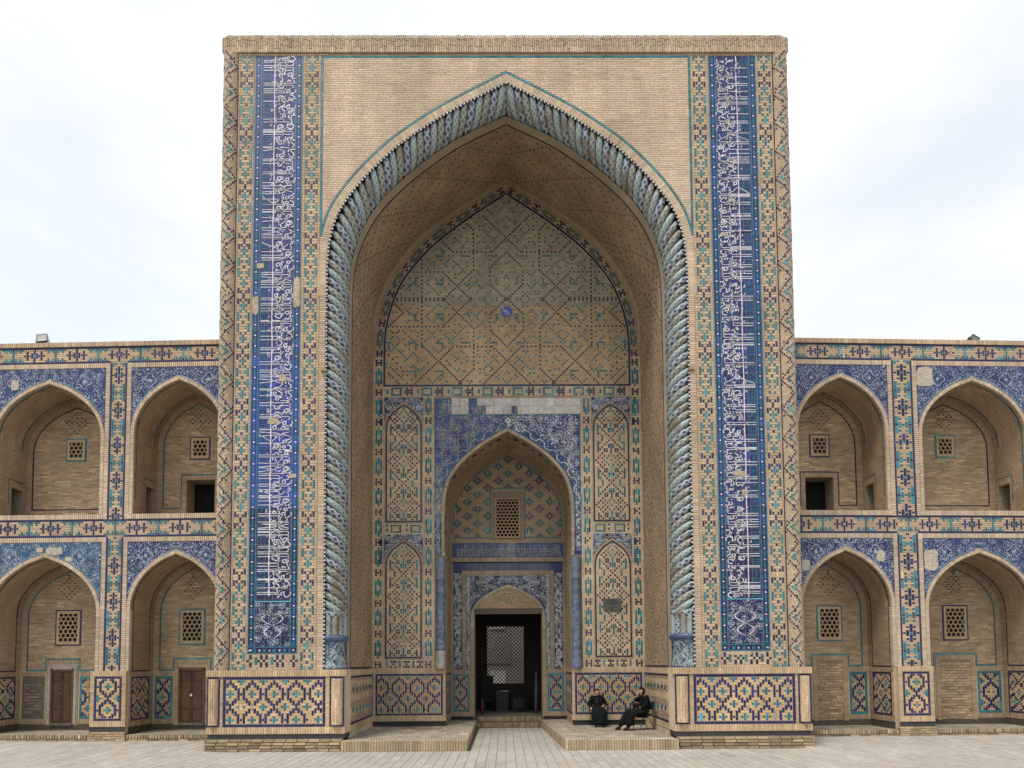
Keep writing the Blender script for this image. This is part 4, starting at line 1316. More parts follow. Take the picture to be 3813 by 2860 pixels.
# ---- the two tall inscription panels
def stroke(kind):
    """letter strokes (along, across) in units of the text band; returns polylines, dots and the advance"""
    a = lambda *p: np.array(p, float)
    arc = lambda cx, cy, rx, ry, t0, t1, n=9: st3([cx + rx * np.cos(np.linspace(t0, t1, n)), cy + ry * np.sin(np.linspace(t0, t1, n))], -1)
    pi = math.pi
    if kind == 'a': return [a((0, .0), (.0, 1))], [], .10, 1
    if kind == 'l': return [np.concatenate([a((0, 1), (0, .08)), arc(.06, .06, .06, .07, pi, 2 * pi)])], [], .15, 1
    if kind == 'L': return [a((0, 1), (.05, .4), (.17, 0)), a((.17, 1), (.12, .45), (0, 0))], [], .24, 1
    if kind == 'k': return [a((-.10, .95), (-.06, .98), (.20, .45), (.22, .38)), a((.22, .4), (.02, .12), (0, .05), (.2, .0))], [], .30, 1
    if kind == 'h': return [arc(.07, .45, .07, .35, 0, 2 * pi, 12), arc(.07, .3, .035, .16, 0, 2 * pi, 8)], [], .17, 0
    if kind == 'w': return [np.concatenate([arc(.05, .7, .05, .2, 0, 2 * pi, 10), arc(.0, .5, .1, .55, 0, -1.6, 7)])], [], .15, 0
    if kind == 'r': return [arc(-.02, .6, .12, .6, .2, -1.7, 8)], [], .12, 0
    if kind == 'n': return [arc(.11, .5, .11, .48, 0.1, -pi - .1, 12)], [(.11, .6)], .25, 0
    if kind == 's': return [np.concatenate([arc(.04, .5, .04, .22, 0, -pi, 5), arc(.12, .5, .04, .22, 0, -pi, 5), arc(.20, .5, .04, .25, 0, -pi, 5)])], [], .26, 0
    if kind == 'm': return [np.concatenate([arc(.05, .5, .05, .2, pi, -pi, 9), a((.0, .45), (-.02, -.1))])], [], .13, 0
    if kind == 'd': return [a((.0, .9), (.10, .35), (.08, .2), (-.04, .15))], [], .14, 0
    if kind == 'y': return [np.concatenate([arc(.12, .75, .06, .18, .3, 3.6, 6), arc(.12, .3, .13, .3, 2.4, -1.2, 9)])], [(.08, -.12), (.15, -.12)], .26, 0
    if kind == 'q': return [np.concatenate([arc(.06, .75, .05, .18, 0, 2 * pi, 9), arc(.10, .42, .12, .45, .8, -pi, 9)])], [(.04, 1.1), (.1, 1.1)], .25, 0
    if kind == 'b': return [a((0, .5), (.03, .25), (.14, .22), (.17, .5))], [(.08, .0)], .20, 0
    if kind == 'H': return [a((.10, .8), (.0, .75), (.08, .5), (.0, .25), (.08, .05), (.16, .1))], [], .2, 0
    return [], [], .08, 0

ARAB = {'ا': 'a', 'ل': 'l', 'ك': 'k', 'ه': 'h', 'و': 'w', 'ر': 'r', 'ز': 'r', 'ن': 'n', 'س': 's', 'ش': 's', 'م': 'm', 'د': 'd', 'ذ': 'd', 'ي': 'y', 'ى': 'y', 'ق': 'q', 'ف': 'q', 'ب': 'b', 'ت': 'b', 'ح': 'H', 'ج': 'H', 'ع': 'H', 'ط': 'h', 'ص': 'h', 'ة': 'h'}
def calligraphy(Fl, S, t0, t1, across, text, seed, wv=0.030, col=WHITE, h=.012, kufic=True):
    """S(t, a): t along the line of writing, a across it (0 foot .. 1 top of the tall strokes)"""
    g = np.random.default_rng(seed)
    W_ = across
    for row, base in enumerate((.02, .31)):
        t, i = t0 + .05 * row, 17 * row
        sx = 0.70 * min(1.0, across / .9 + .15)
        while t < t1 - .12:
            ch = text[i % len(text)]; i += 1
            if ch == ' ':
                t += .02
                continue
            nxt = text[i % len(text)]
            kind = ARAB.get(ch, '')
            if ch == 'ل' and nxt == 'ا': kind = 'L'; i += 1
            ls, ds, adv, tall = stroke(kind)
            if tall and row == 1 and g.uniform() < .35: tall, ls = 0, []
            for p in ls:
                q = p.copy()
                if tall: q[:, 1] = base + .04 + q[:, 1] * (.92 - base)
                else: q[:, 1] = base + q[:, 1] * .27
                q[:, 0] = t + q[:, 0] * sx
                d = np.concatenate([[0], np.cumsum(np.linalg.norm(np.diff(q, axis=0), axis=1))])
                n = max(3, int(d[-1] / .03))
                qq = st3([np.interp(np.linspace(0, d[-1], n), d, q[:, 0]), np.interp(np.linspace(0, d[-1], n), d, q[:, 1]) * W_], -1)
                qq[:, 0] = np.clip(qq[:, 0], t0, t1)
                Fl.ribbon(S, qq, wv * (1.0 if not tall else .66), col, h)
            for (a, b) in ds:
                Fl.dots(S, [t + a * sx], [(base + b * .27) * W_], wv * .85, wv * .85, 0.4, col, h)
            if g.uniform() < .35:
                a = base + g.uniform(.24, .30)
                Fl.ribbon(S, [(t + .01, a * W_), (t + .07, (a + .05) * W_)], wv * .6, col, h)
            t += adv * sx * g.uniform(.85, 1.1) * (.82 if tall else .68)
    if across > .6:
        for k in range(int((t1 - t0) * 9)):      # vowel signs and small letters in the gaps
            u, a = g.uniform(t0 + .05, t1 - .1), g.choice([.27, .30, .56, .66, .69])
            if g.uniform() < .5: Fl.ribbon(S, [(u, a * W_), (u + .055, (a + .045) * W_)], wv * .7, col, h)
            else:
                th = np.linspace(0, 4.5, 8)
                Fl.ribbon(S, st3([u + .028 * np.cos(th), (a + .02) * W_ + .026 * np.sin(th)], -1), wv * .6, col, h)
    t = t0
    while t < t1 - .3:
        e = min(t1, t + g.uniform(1.6, 3.2))
        Fl.ribbon(S, [(t, .615 * W_), ((t + e) / 2, .63 * W_), (e, .61 * W_)], wv, col, h + .002)
        t = e + g.uniform(.02, .1)
    n = int((t1 - t0) * 40 * across)
    Fl.dots(S, g.uniform(t0, t1, n), g.uniform(.04, .62, n) * W_, .016, .016, .0, TURQ, h - .004)
    if not kufic: return
    t = t0
    while t < t1 - .1:
        w = g.uniform(.03, .07)
        k = g.integers(0, 4)
        if k < 2: Fl.ribbon(S, [(t, .74 * W_), (t, .97 * W_)], .014, TURQ, h - .003)
        elif k == 2: Fl.ribbon(S, [(t, .95 * W_), (t + .06, .84 * W_), (t, .76 * W_), (t + .08, .74 * W_)], .014, TURQ, h - .003)
        else: Fl.rosette(S, [t], [.86 * W_], .03, TURQ, h - .003, 6)
        t += w

TEXT_L = 'قال الله تعالى انما يعمر مساجد الله من امن بالله واليوم الاخر واقام الصلاة واتى الزكاة ولم يخش الا الله '
TEXT_R = 'قال الله سبحانه وتعالى بسم الله الرحمن الرحيم الحمد لله رب العالمين الرحمن الرحيم مالك يوم الدين '
for sg, text in ((-1, TEXT_L), (1, TEXT_R)):
    pan = empty('inscription_panel', parent=portal)
    tag(pan, 'tall blue tile band with white script %s of the great arch' % ('left' if sg < 0 else 'right'))
    Sx = front(0.0, sg)
    x0, x1, z0, z1 = 5.73, 7.07, 2.60, ZC - 0.07
    tl = Pieces()
    nz_ = int((z1 - z0) / .245)
    for i in range(6):
        for j in range(nz_):
            a, b = x0 + i * (x1 - x0) / 6, z0 + j * (z1 - z0) / nz_
            zz = b / z1
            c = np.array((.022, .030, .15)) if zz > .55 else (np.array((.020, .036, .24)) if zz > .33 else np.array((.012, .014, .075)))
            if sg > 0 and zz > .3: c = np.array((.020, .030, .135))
            c = c * (0.85 + .3 * (math.sin(i * 3.1 + j * 1.7) > .2))
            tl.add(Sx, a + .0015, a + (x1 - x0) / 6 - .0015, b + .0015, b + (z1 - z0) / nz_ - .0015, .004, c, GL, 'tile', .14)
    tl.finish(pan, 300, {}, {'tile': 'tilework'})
    fl = Flats()
    bw = 0.185
    for (q0, q1) in ((x0 + .012, x0 + bw), (x1 - bw, x1 - .012)):
        for q in (q0, q1): fl.ribbon(Sx, [(q, z0 + .02), (q, z1)], .022, (.045, .19, .27), h=.010)
    for q in (z0 + .02, z0 + bw): fl.ribbon(Sx, [(x0, q), (x1, q)], .022, (.045, .19, .27), h=.010)
    zb = z0 + 1.42
    fl.ribbon(Sx, [(x0 + bw, zb), (x1 - bw, zb)], .03, (.12, .40, .46), h=.011)
    fl.obj('band_border', pan)
    fl = Flats()
    zz = np.arange(z0 + .1, z1 - .05, .30)
    for q in (x0 + bw / 2 + .006, x1 - bw / 2 - .006):
        for dz in (-.062, 0, .062):
            fl.rosette(Sx, np.full(len(zz), q), zz + .15 + dz, .036 if dz else .045, TURQ, h=.010, n=8, inner=.6)
        fl.rosette(Sx, np.full(len(zz), q), zz, .030, (.62, .58, .60), h=.010, n=8, inner=.75)
    xx = np.arange(x0 + bw + .15, x1 - bw, .27)
    fl.rosette(Sx, xx, np.full(len(xx), z0 + bw / 2), .062, TURQ, h=.010, n=8, inner=.6)
    fl.rosette(Sx, xx + .135, np.full(len(xx), z0 + bw / 2), .03, (.6, .56, .58), h=.010, n=8, inner=.7)
    fl.obj('border_blossoms', pan)
    fl = Flats()
    arabesque(fl, Sx, lambda u, v: (u > x0 + bw + .02) & (u < x1 - bw - .02) & (v > z0 + bw + .02) & (v < zb - .03), (x0 + bw, x1 - bw, z0 + bw, zb), 18, (.08, .13), 90 + sg, (.40, .42, .46), 1.0, .010, h=.010)
    t = np.linspace(0, 1, 40)
    cu = .5 * (x0 + x1)
    for s3 in (1, -1):
        fl.ribbon(Sx, st3([cu + s3 * (.02 + .20 * np.sin(t * math.pi)), z0 + .42 + .34 * t], -1), .035, (.55, .54, .56), h=.013, taper=True)
        fl.ribbon(Sx, st3([cu + s3 * (.02 + .26 * np.sin(t * math.pi * .9)), z0 + .78 + .32 * t], -1), .03, (.55, .54, .56), h=.013, taper=True)
    fl.obj('foot_ornament', pan)
    fl = Flats()
    A = x1 - x0 - 2 * bw - .04
    if sg < 0:   # reads downwards, heads of the letters towards the outer edge
        St = lambda t_, a_, h: Sx(x0 + bw + .02 + np.asarray(a_, float), z1 - .02 - np.asarray(t_, float), h)
    else:        # reads upwards
        St = lambda t_, a_, h: Sx(x0 + bw + .02 + np.asarray(a_, float), zb + .04 + np.asarray(t_, float), h)
    calligraphy(fl, St, 0.0, z1 - zb - .06, A, text, 5 + sg, .027, (.62, .60, .62))
    fl.obj('lettering', pan)
    # places where tiles are lost to bare plaster
    for (a, b, w, h_) in (((6.9, 12.0, .17, .5), (5.75, 12.2, .18, .85), (6.3, 8.9, .28, .16), (6.1, 10.1, .2, .18), (6.75, 13.3, .2, .14), (5.8, 7.4, .2, .12)) if sg < 0 else ((6.2, 7.4, .3, .14), (6.4, 6.9, .16, .12), (5.95, 2.5, .6, .1), (6.0, 14.2, .18, .1))):
        ragged(Sx, a, b, w, h_, (.44, .36, .25), pan, d=.016)

# line of script in the inner niche and in the surviving band tiles above the arch
fl = Flats()
calligraphy(fl, lambda t_, a_, h: SI(1.95 - np.asarray(t_, float), 6.20 + np.asarray(a_, float), h), 0, 3.9, .44, TEXT_R, 3, .018, (.30, .31, .30), h=.014)
calligraphy(fl, lambda t_, a_, h: SB(-1.85 - np.asarray(t_, float), 10.66 + np.asarray(a_, float), h), 0, .5, .5, TEXT_L, 4, .018, (.32, .33, .33), h=.014)
calligraphy(fl, lambda t_, a_, h: SB(-0.75 - np.asarray(t_, float), 10.66 + np.asarray(a_, float), h), 0, .5, .30, TEXT_L, 4, .018, (.32, .33, .33), h=.014)
calligraphy(fl, lambda t_, a_, h: SB(0.30 - np.asarray(t_, float), 10.68 + np.asarray(a_, float), h), 0, .17, .22, 'لا ', 4, .016, (.36, .36, .36), h=.026)
fl.obj('lettering', portal)

P.finish(portal, 300, {'bead': 0, 'tile_trim': 0}, {'tile_trim': 'tile_trimming', 'brick': 'brickwork', 'glazed_brick': 'glazed_brickwork', 'tile': 'tilework', 'bead': 'bead_course'})

# ---- passage behind the door
for sg in (1, -1):
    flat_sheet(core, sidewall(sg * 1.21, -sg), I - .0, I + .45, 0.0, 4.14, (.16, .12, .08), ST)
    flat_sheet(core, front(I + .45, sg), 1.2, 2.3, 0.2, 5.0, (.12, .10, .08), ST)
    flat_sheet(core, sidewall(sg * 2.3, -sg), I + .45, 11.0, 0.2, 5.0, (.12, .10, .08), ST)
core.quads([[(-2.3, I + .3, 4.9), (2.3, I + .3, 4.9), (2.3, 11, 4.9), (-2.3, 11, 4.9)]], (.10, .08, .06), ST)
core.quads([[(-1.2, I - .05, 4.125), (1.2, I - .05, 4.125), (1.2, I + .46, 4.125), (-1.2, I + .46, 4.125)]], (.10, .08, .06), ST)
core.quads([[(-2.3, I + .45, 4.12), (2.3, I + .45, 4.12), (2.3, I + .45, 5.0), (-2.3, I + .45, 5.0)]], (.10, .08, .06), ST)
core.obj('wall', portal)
# ================================================================ the two arcaded wings
WY, BD = 1.85, 1.35
def build_wing(sg, c1, c2, label):
    wing = empty('arcade_wing', label, 'building', group='wings beside the gateway')
    P = Pieces()
    core = Soup()
    side = 'left' if sg < 0 else 'right'
    tilt = lambda u: 0.034 * (np.asarray(u, float) - 8.5)
    def fr(Y, ox=0.0, flip=1.0):
        return lambda u, v, h: st3([sg * (ox + flip * np.asarray(u, float)), Y - np.asarray(h, float) + tilt(ox + flip * np.asarray(u, float)), np.asarray(v, float) + 0 * u], -1)
    def sw(U, inward):      # wall that runs in depth; u = y
        return lambda u, v, h: st3([sg * (U + inward * np.asarray(h, float)) + 0 * u, np.asarray(u, float) + float(tilt(U)), np.asarray(v, float) + 0 * u], -1)
    S = fr(WY)
    H1, H2 = 1.47, 1.75
    U0 = 7.85
    def up_curve(H, ap, zs):
        dz = ap - zs
        return Curve([(H, zs), (H * .985, zs + dz * .18), (H * .90, zs + dz * .40), (H * .70, zs + dz * .64), (H * .37, zs + dz * .86), (0, ap)])
    e1, e2 = c1 + H1, c2 - H2
    e3 = c2 + H2
    c3 = e3 + .82 + H2
    e4 = c3 + H2
    U1 = e4 + .85
    # ---- levels
    Z = dict(top=12.2, b1=12.05, f1=12.0, f0=11.6, b0=11.545, s1=11.39)
    # friezes
    for (za, zb, za_, zb_) in ((Z['f0'], Z['f1'], Z['b0'], Z['b1']), (6.24, 6.665, 6.18, 6.72)):
        nc = int(round((U1 - U0) / .0735))
        c0 = int(round((0.5 * (e1 + e2) - U0) / .0735))
        grid(P, S, U0, U1, za, zb, nc, 7, lambda c, r: frieze_fn(c, r, c0 if za > 9 else c0 + 9), col=BUFF, joint=.010, h=.009, gj=.006)
        flat_sheet(core, S, U0, U1, za_, zb_, MORT)
        lineh(P, S, U0, U1, zb, zb_, BLUE)
        for (a, b) in ((U0, e1 + .14), (e2 - .14, e3 + .14), (e3 + .68, e4 + .14)): lineh(P, S, a, b, za_, za, BLUE)
    soldiers(P, fr(WY - .03), U0, U1, Z['b1'], Z['top'], .062, col=BUFF, h=.02, var=.12)
    core.quads([fr(WY - .03)(np.array([U0, U1, U1, U0]), np.array([12.05, 12.05, 12.19, 12.19]), np.zeros(4))], MORT, MO)
    # roof slab and body
    a, b = sorted((sg * U0, sg * (U1 + .3)))
    core.quads([fr(WY)(np.array([U0, U1, U1, U0]), np.full(4, 12.185), np.array([.03, .03, -6., -6.]))], OLD_SHADED, MO)
    core.quads([fr(WY + 6)(np.array([U0, U1, U1, U0]), np.array([0, 0, 12.19, 12.19]), np.zeros(4))], OLD_SHADED, MO)
    # ---- pilasters
    def pilaster(a, b, lo, hi, r0):
        w = .14
        flat_sheet(core, S, a, b, lo, hi, MORT)
        stack(P, S, a, a + w, lo, hi, .062, col=PALE, h=.016)
        stack(P, S, b - w, b, lo, hi, .062, col=PALE, h=.016)
        linev(P, S, a + w, a + w + .055, lo, hi, BLUE)
        linev(P, S, b - w - .055, b - w, lo, hi, BLUE)
        grid(P, S, a + w + .057, b - w - .057, lo, hi, 5, int(round((hi - lo) / .0605)), lambda c, r: pil_fn(c, r, r0), col=BUFF, joint=.010, h=.009, gj=.007)
    for (a, b) in ((e1, e2), (e3, e3 + .82), (e4, e4 + .82)):
        pilaster(a, b, 6.72, Z['b0'], 3)
        pilaster(a, b, 2.15, 6.18, 6)
        m_ = .5 * (a + b) + .05
        w2 = .54
        core.quads([fr(WY - .08)(np.array([m_ - w2, m_ + w2, m_ + w2, m_ - w2]), np.array([.5, .5, 2.15, 2.15]), np.zeros(4))], CREAM, MO)
        for q, s3 in ((m_ - w2, -1), (m_ + w2, 1)):
            core.quads([sw(q, s3)(np.array([WY - .08, WY + .3, WY + .3, WY - .08]), np.array([.3, .3, 2.15, 2.15]), np.zeros(4))], BUFF, BR)
        core.quads([fr(0)(np.array([m_ - w2, m_ + w2, m_ + w2, m_ - w2]), np.full(4, 2.15), -np.array([WY - .08, WY - .08, WY + .05, WY + .05]))], BUFF, BR)
        Sd = fr(WY - .08)
        soldiers(P, Sd, m_ - w2, m_ + w2, 1.995, 2.15, .066, col=(.55, .40, .245))
        soldiers(P, Sd, m_ - w2, m_ + w2, .50, .67, .066, col=(.55, .40, .245))
        stack(P, Sd, m_ - w2, m_ - w2 + .13, .67, 1.995, .066, col=(.50, .36, .21))
        stack(P, Sd, m_ + w2 - .13, m_ + w2, .67, 1.995, .066, col=(.50, .36, .21))
        frame(P, Sd, m_ - w2 + .13, m_ + w2 - .13, .68, 1.99, .065, BLUE, h=.014)
        grid(P, Sd, m_ - w2 + .2, m_ + w2 - .2, .75, 1.92, 9, 17, dado_fn(4, 3), col=(.57, .395, .21), joint=.012, h=.012)
        core.quads([fr(WY - .065)(np.array([m_ - w2, m_ + w2, m_ + w2, m_ - w2]), np.array([.28, .28, .5, .5]), np.zeros(4))], (.06, .06, .068), ST)
        core.quads([fr(WY - .12)(np.array([m_ - w2 - .02, m_ + w2 + .02, m_ + w2 + .02, m_ - w2 - .02]), np.array([0, 0, .36, .36]), np.zeros(4))], (.2, .16, .11), ST)
        courses(P, fr(WY - .12), m_ - w2 - .03, m_ + w2 + .03, .02, .36, .066, .28, col=(.40, .31, .185), var=.13, h=.02, joint=.012)
        core.quads([fr(0)(np.array([m_ - w2, m_ + w2, m_ + w2, m_ - w2]), np.full(4, .365), -np.array([WY - .13, WY - .13, WY + .05, WY + .05]))], (.2, .16, .11), ST)
    # plain masonry next to the gateway
    for (lo, hi) in ((6.72, Z['b0']), (0.0, 6.18)):
        flat_sheet(core, S, U0, c1 - H1, lo, hi, MORT)
        courses(P, S, 8.0, c1 - H1, lo, hi, .06, .26, col=BUFF)
    # ---- bays
    for bay, (c, H) in enumerate(((c1, H1), (c2, H2), (c3, H2))):
        bi = min(bay, 1)
        for lev in (0, 1):
            ap, zs = ((11.12, 9.3), (5.78, 3.95))[lev] if bi == 0 else ((11.05, 9.2), (5.71, 3.85))[lev]
            ztop, zfl, zsill = ((Z['s1'], 6.86, 6.88), (6.03, .285, .285))[lev]
            cv = up_curve(H - .115, ap - .125, zs)          # intrados
            Sc = fr(WY, c)
            # frame of soldier bricks round the field
            soldiers(P, Sc, -H - .14, H + .14, ztop, ztop + .15, .062, col=PALE, h=.018)
            flat_sheet(core, Sc, -H - .02, H + .02, ztop - .01, ztop + .16, MORT)
            if lev == 0:
                soldiers(P, Sc, -H - .02, H + .02, 6.72, 6.88, .062, col=PALE, h=.03)
                core.quads([fr(WY)(np.array([c - H, c + H, c + H, c - H]), np.full(4, 6.875), np.array([.02, .02, -BD, -BD]))], OLD_SHADED, MO)
            for s2 in (1, -1):
                Sh = fr(WY, c, s2)
                zl = np.concatenate([[zfl if lev else 6.88, zs], np.linspace(zs + .05, cv.apex, 30)])
                spandrel_sheet(core, Sh, lambda z: np.where(z < zs, H - .115, cv.x(z)), zl, ztop, H + .02, MORT)
                # voussoirs, straight jamb below
                Sr = (lambda s2_: lambda u, v, h: st3([sg * (c + s2_ * cv.at(u, v)[0]), WY - np.asarray(h, float) + tilt(c + s2_ * cv.at(u, v)[0]), cv.at(u, v)[1]], -1))(s2)
                arcband(P, cv, 0, 0.0, .115, .062, PALE, h=.022, signs=(1,), S=lambda q, f_=Sr: f_)
                stack(P, Sh, H - .115, H, 2.15 if lev else 6.88, zs, .062, col=PALE, h=.018)
                # vault and side walls
                Vs = (lambda s2_: lambda u, v, h: st3([sg * (c + s2_ * cv.at(u, -np.asarray(h, float))[0]), np.asarray(v, float) + tilt(c + s2_ * cv.at(u, -np.asarray(h, float))[0]), cv.at(u, -np.asarray(h, float))[1]], -1))(s2)
                grid_sheet(core, Vs, np.linspace(0, cv.len, 30), [WY - .0, WY + BD], MORT)
                Vt = lambda u, v, h, q=Vs: q(v, u, h)
                lcol = (TEAL, NAVY)[lev]
                courses(P, Vs, 0, 0, WY + .16, WY + BD - .25, .06, .25, lambda z: [(0, cv.len)], col=OLD_SHADED, h=.008)
                for yy in (WY + .115, WY + BD - .245): linev(P, Vt, yy, yy + .04, 0, cv.len, lcol)
                stack(P, Vt, WY + .01, WY + .11, 0, cv.len, .062, col=OLD_SHADED)
                stack(P, Vt, WY + BD - .2, WY + BD, 0, cv.len, .062, col=OLD_SHADED, h=.02)
                Uw = H - .115
                Sw = sw(c + s2 * Uw, -s2)
                hole = None
                if not (lev == 0 and s2 > 0): flat_sheet(core, Sw, WY, WY + BD, zfl, zs + .01, MORT)
                if lev == 0 and s2 > 0:
                    hole = [(WY + .72, WY + 1.22, 6.8, 7.95)]
                    y0, y1 = WY + .72, WY + 1.22
                    flat_sheet(core, Sw, WY, y0, zfl, 7.95, MORT); flat_sheet(core, Sw, y1, WY + BD, zfl, 7.95, MORT); flat_sheet(core, Sw, WY, WY + BD, 7.95, zs + .01, MORT)
                    for q_ in (y0, y1): core.quads([Sw(np.full(4, q_), np.array([6.86, 6.86, 7.95, 7.95]), np.array([0, -.4, -.4, 0]))], (.28, .23, .165), ST)
                    for q_ in (6.87, 7.95): core.quads([Sw(np.array([y0, y1, y1, y0]), np.full(4, q_), np.array([0, 0, -.4, -.4]))], (.28, .23, .165), ST)
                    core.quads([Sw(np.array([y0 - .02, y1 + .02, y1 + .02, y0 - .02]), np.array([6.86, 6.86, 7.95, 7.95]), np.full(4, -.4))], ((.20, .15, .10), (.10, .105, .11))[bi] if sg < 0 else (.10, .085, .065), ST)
                    linev(P, Sw, y0 - .14, y0 - .10, 7.35, 8.2, lcol); lineh(P, Sw, y0 - .14, y1, 8.16, 8.2, lcol)
                    soldiers(P, Sw, y0 - .08, y1 + .05, 7.95, 8.1, .06, col=OLD_SHADED)
                if lev == 0:
                    courses(P, Sw, WY + .12, WY + BD, 6.9, zs, .06, .25, col=OLD_SHADED, h=.008, hole=hole)
                    stack(P, Sw, WY + .01, WY + .11, 6.9, zs, .062, col=OLD_SHADED)
                    linev(P, Sw, WY + .115, WY + .15, 7.35, zs, lcol)
                else:
                    courses(P, Sw, WY + .2, WY + BD - .25, 2.17, zs, .06, .25, col=OLD_SHADED, h=.008)
                    stack(P, Sw, WY + .01, WY + .13, 2.17, zs, .062, col=PALE)
                    stack(P, Sw, WY + BD - .22, WY + BD, 2.17, zs, .062, col=OLD_SHADED)
                    for yy in (WY + .14, WY + BD - .26): linev(P, Sw, yy, yy + .04, 2.13, zs, lcol)
                    lineh(P, Sw, WY + .14, WY + BD - .22, 2.13, 2.17, NAVY)
                    soldiers(P, Sw, WY, WY + BD, 1.98, 2.12, .066, col=OLD_SHADED)
                    frame(P, Sw, WY + .14, WY + BD - .2, .66, 1.97, .05, BLUE)
                    grid(P, Sw, WY + .2, WY + BD - .26, .72, 1.91, 13, 19, lambda cc, r: dado_fn(3, 4)(cc, r) if (cc + r) % 2 else tiny_fn(cc, r), col=BUFF, joint=.011)
                    stack(P, Sw, WY + .0, WY + .13, .66, 1.98, .066, col=BUFF)
                    stack(P, Sw, WY + BD - .19, WY + BD, .66, 1.98, .066, col=OLD_SHADED)
                    soldiers(P, Sw, WY, WY + BD, .48, .65, .066, col=OLD_SHADED)
                    flat_sheet(core, Sw, WY, WY + BD, .28, .48, (.085, .07, .056), ST, h=-.015 + .02)  # same painted shading strip along the foot of the side wall
            # glazed spandrel panel
            outc = cv.shifted(.115)
            inn = lambda u, v: (np.abs(u) < H - .02) & (v < ztop - .02) & (np.abs(u) > np.where(v > outc.apex, -1, outc.x(v) + .015)) & (v > zs + .3)
            gl = Soup()
            for s2 in (1, -1):
                zl = np.linspace(zs + .12, ztop - .01, 24)
                q = fr(WY, c, s2)
                A = q(np.where(zl > outc.apex, 0, outc.x(zl)), zl, np.full(24, .006)); B = q(np.full(24, H - .005), zl, np.full(24, .006))
                gl.add(np.concatenate([A, B]), [(i, 24 + i, 25 + i, i + 1) for i in range(23)], ((.022, .036, .125), (.018, .024, .10))[1 - bi] if not (bi == 1 and lev == 1 and sg < 0) else (.03, .085, .16), GL)
            span = gl.obj('spandrel_panel', wing)
            fl = Flats()
            wc = (.33, .36, .43)
            for s2 in (1, -1): arabesque(fl, lambda u, v, h, k=s2: Sc(k * np.asarray(u, float), v, h), lambda u, v, k=s2: inn(k * u, v) & (u > .005), (0, H, zs + .3, ztop), 22, (.11, .19), int(100 + 10 * bi + 3 * lev + sg), wc, .6, .0095, h=.012)
            for s2 in (1, -1):
                th = np.linspace(0, 2 * math.pi, 40)
                uc, vc = s2 * H * .62, ztop - .42
                rr = .19 + .035 * np.cos(4 * th)
                fl.ribbon(Sc, st3([uc + rr * np.cos(th), vc + rr * np.sin(th)], -1), .02, wc, h=.015)
                fl.rosette(Sc, [uc], [vc], .07, wc, h=.015)
                uu = np.linspace(0, cv.len + .02, 40)
                Sr = (lambda s2_: lambda u, v, h: st3([sg * (c + s2_ * cv.at(u, v)[0]), WY - np.asarray(h, float) + tilt(c + s2_ * cv.at(u, v)[0]), cv.at(u, v)[1]], -1))(s2)
                if bi == 1:
                    fl.dots(Sr, np.arange(.5, cv.len, .055), np.full(len(np.arange(.5, cv.len, .055)), .155), .02, .02, 0, (.3, .42, .42), h=.014)
                else:
                    fl.ribbon(Sr, st3([uu[8:], 0 * uu[8:] + .135], -1), .014, (.45, .46, .58), h=.014)
            fl.obj('vine_scroll', span)
            pt = []
            if sg > 0: pt = {(0, 1): [(-1.36, 5.05, .24, .32), (.95, 5.33, .25, .33)], (1, 0): [(-1.74, 10.75, .5, .58)], (1, 1): [(-1.72, 5.05, .42, .62)]}.get((bi, lev), [])
            elif bi == 1: pt = {0: [(.95, 10.75, .24, .3)], 1: [(-.55, 5.66, .5, .22), (.05, 5.74, .2, .14), (-.85, 5.45, .2, .14)]}[lev]
            for (a, b, w, h_) in pt:
                ragged(Sc, a, b, w, h_, (.46, .41, .33), span, d=.018)
            # ---- back wall
            YB = WY + BD
            Sb = fr(YB, c)
            cb = cv
            opening = lev == 0 and bi == 0
            oa, ob, oz = -.55, .37, 8.27
            if opening:
                flat_sheet(core, Sb, -H + .1, oa, zfl, oz, MORT); flat_sheet(core, Sb, ob, H - .1, zfl, oz, MORT)
                for q_ in (oa, ob):
                    core.quads([Sb(np.full(4, q_), np.array([6.86, 6.86, oz, oz]), np.array([0, -.55, -.55, 0]))], (.34, .28, .20), ST)
                core.quads([Sb(np.array([oa, ob, ob, oa]), np.full(4, oz), np.array([0, 0, -.55, -.55]))], (.25, .2, .15), ST)
                core.quads([Sb(np.array([oa, ob, ob, oa]), np.full(4, 6.87), np.array([0, 0, -.55, -.55]))], (.25, .2, .15), ST)
                core.quads([Sb(np.array([oa - .02, ob + .02, ob + .02, oa - .02]), np.array([6.86, 6.86, oz, oz]), np.full(4, -.55))], (.006, .006, .006), ST)  # near-black sheet painted as the darkness of the room inside
            fill_sheet(core, Sb, lambda z: np.where(z < zs, H - .1, cv.x(z) + .01), np.concatenate([[oz if opening else zfl, zs], np.linspace(zs + .05, cv.apex, 24)]), MORT)
            lc = cv.shifted(-.20)
            lin = ((TEAL, NAVY) if sg < 0 else (NAVY, NAVY))[bi] if lev == 0 else TEAL
            lin2 = TURQ if lin == TEAL else BLUE
            for s2 in (1, -1):
                Sr = (lambda s2_: lambda u, v, h: st3([sg * (c + s2_ * cv.at(u, v)[0]), YB - np.asarray(h, float) + tilt(c + s2_ * cv.at(u, v)[0]), cv.at(u, v)[1]], -1))(s2)
                lineh(P, Sr, 0, cv.len - .02, -.245, -.20, lin, h=.013)
                linev(P, fr(YB, c, s2), H - .36, H - .315, 7.35 if lev == 0 else 2.15, zs, lin, h=.013)
                arcband(P, cv, 0, -.19, 0, .066, OLD_SHADED, signs=(1,), S=lambda q, f_=Sr: f_)
                stack(P, fr(YB, c, s2), H - .31, H - .115, 6.9 if lev == 0 else 2.17, zs, .062, col=OLD_SHADED)
            win_u = (.0 if lev == 0 else .10) - (.05 if bi == 0 and lev == 0 else 0)
            wz0, wz1, ww = ((8.92, 9.69, .34), (2.95, 4.11, .425))[lev]
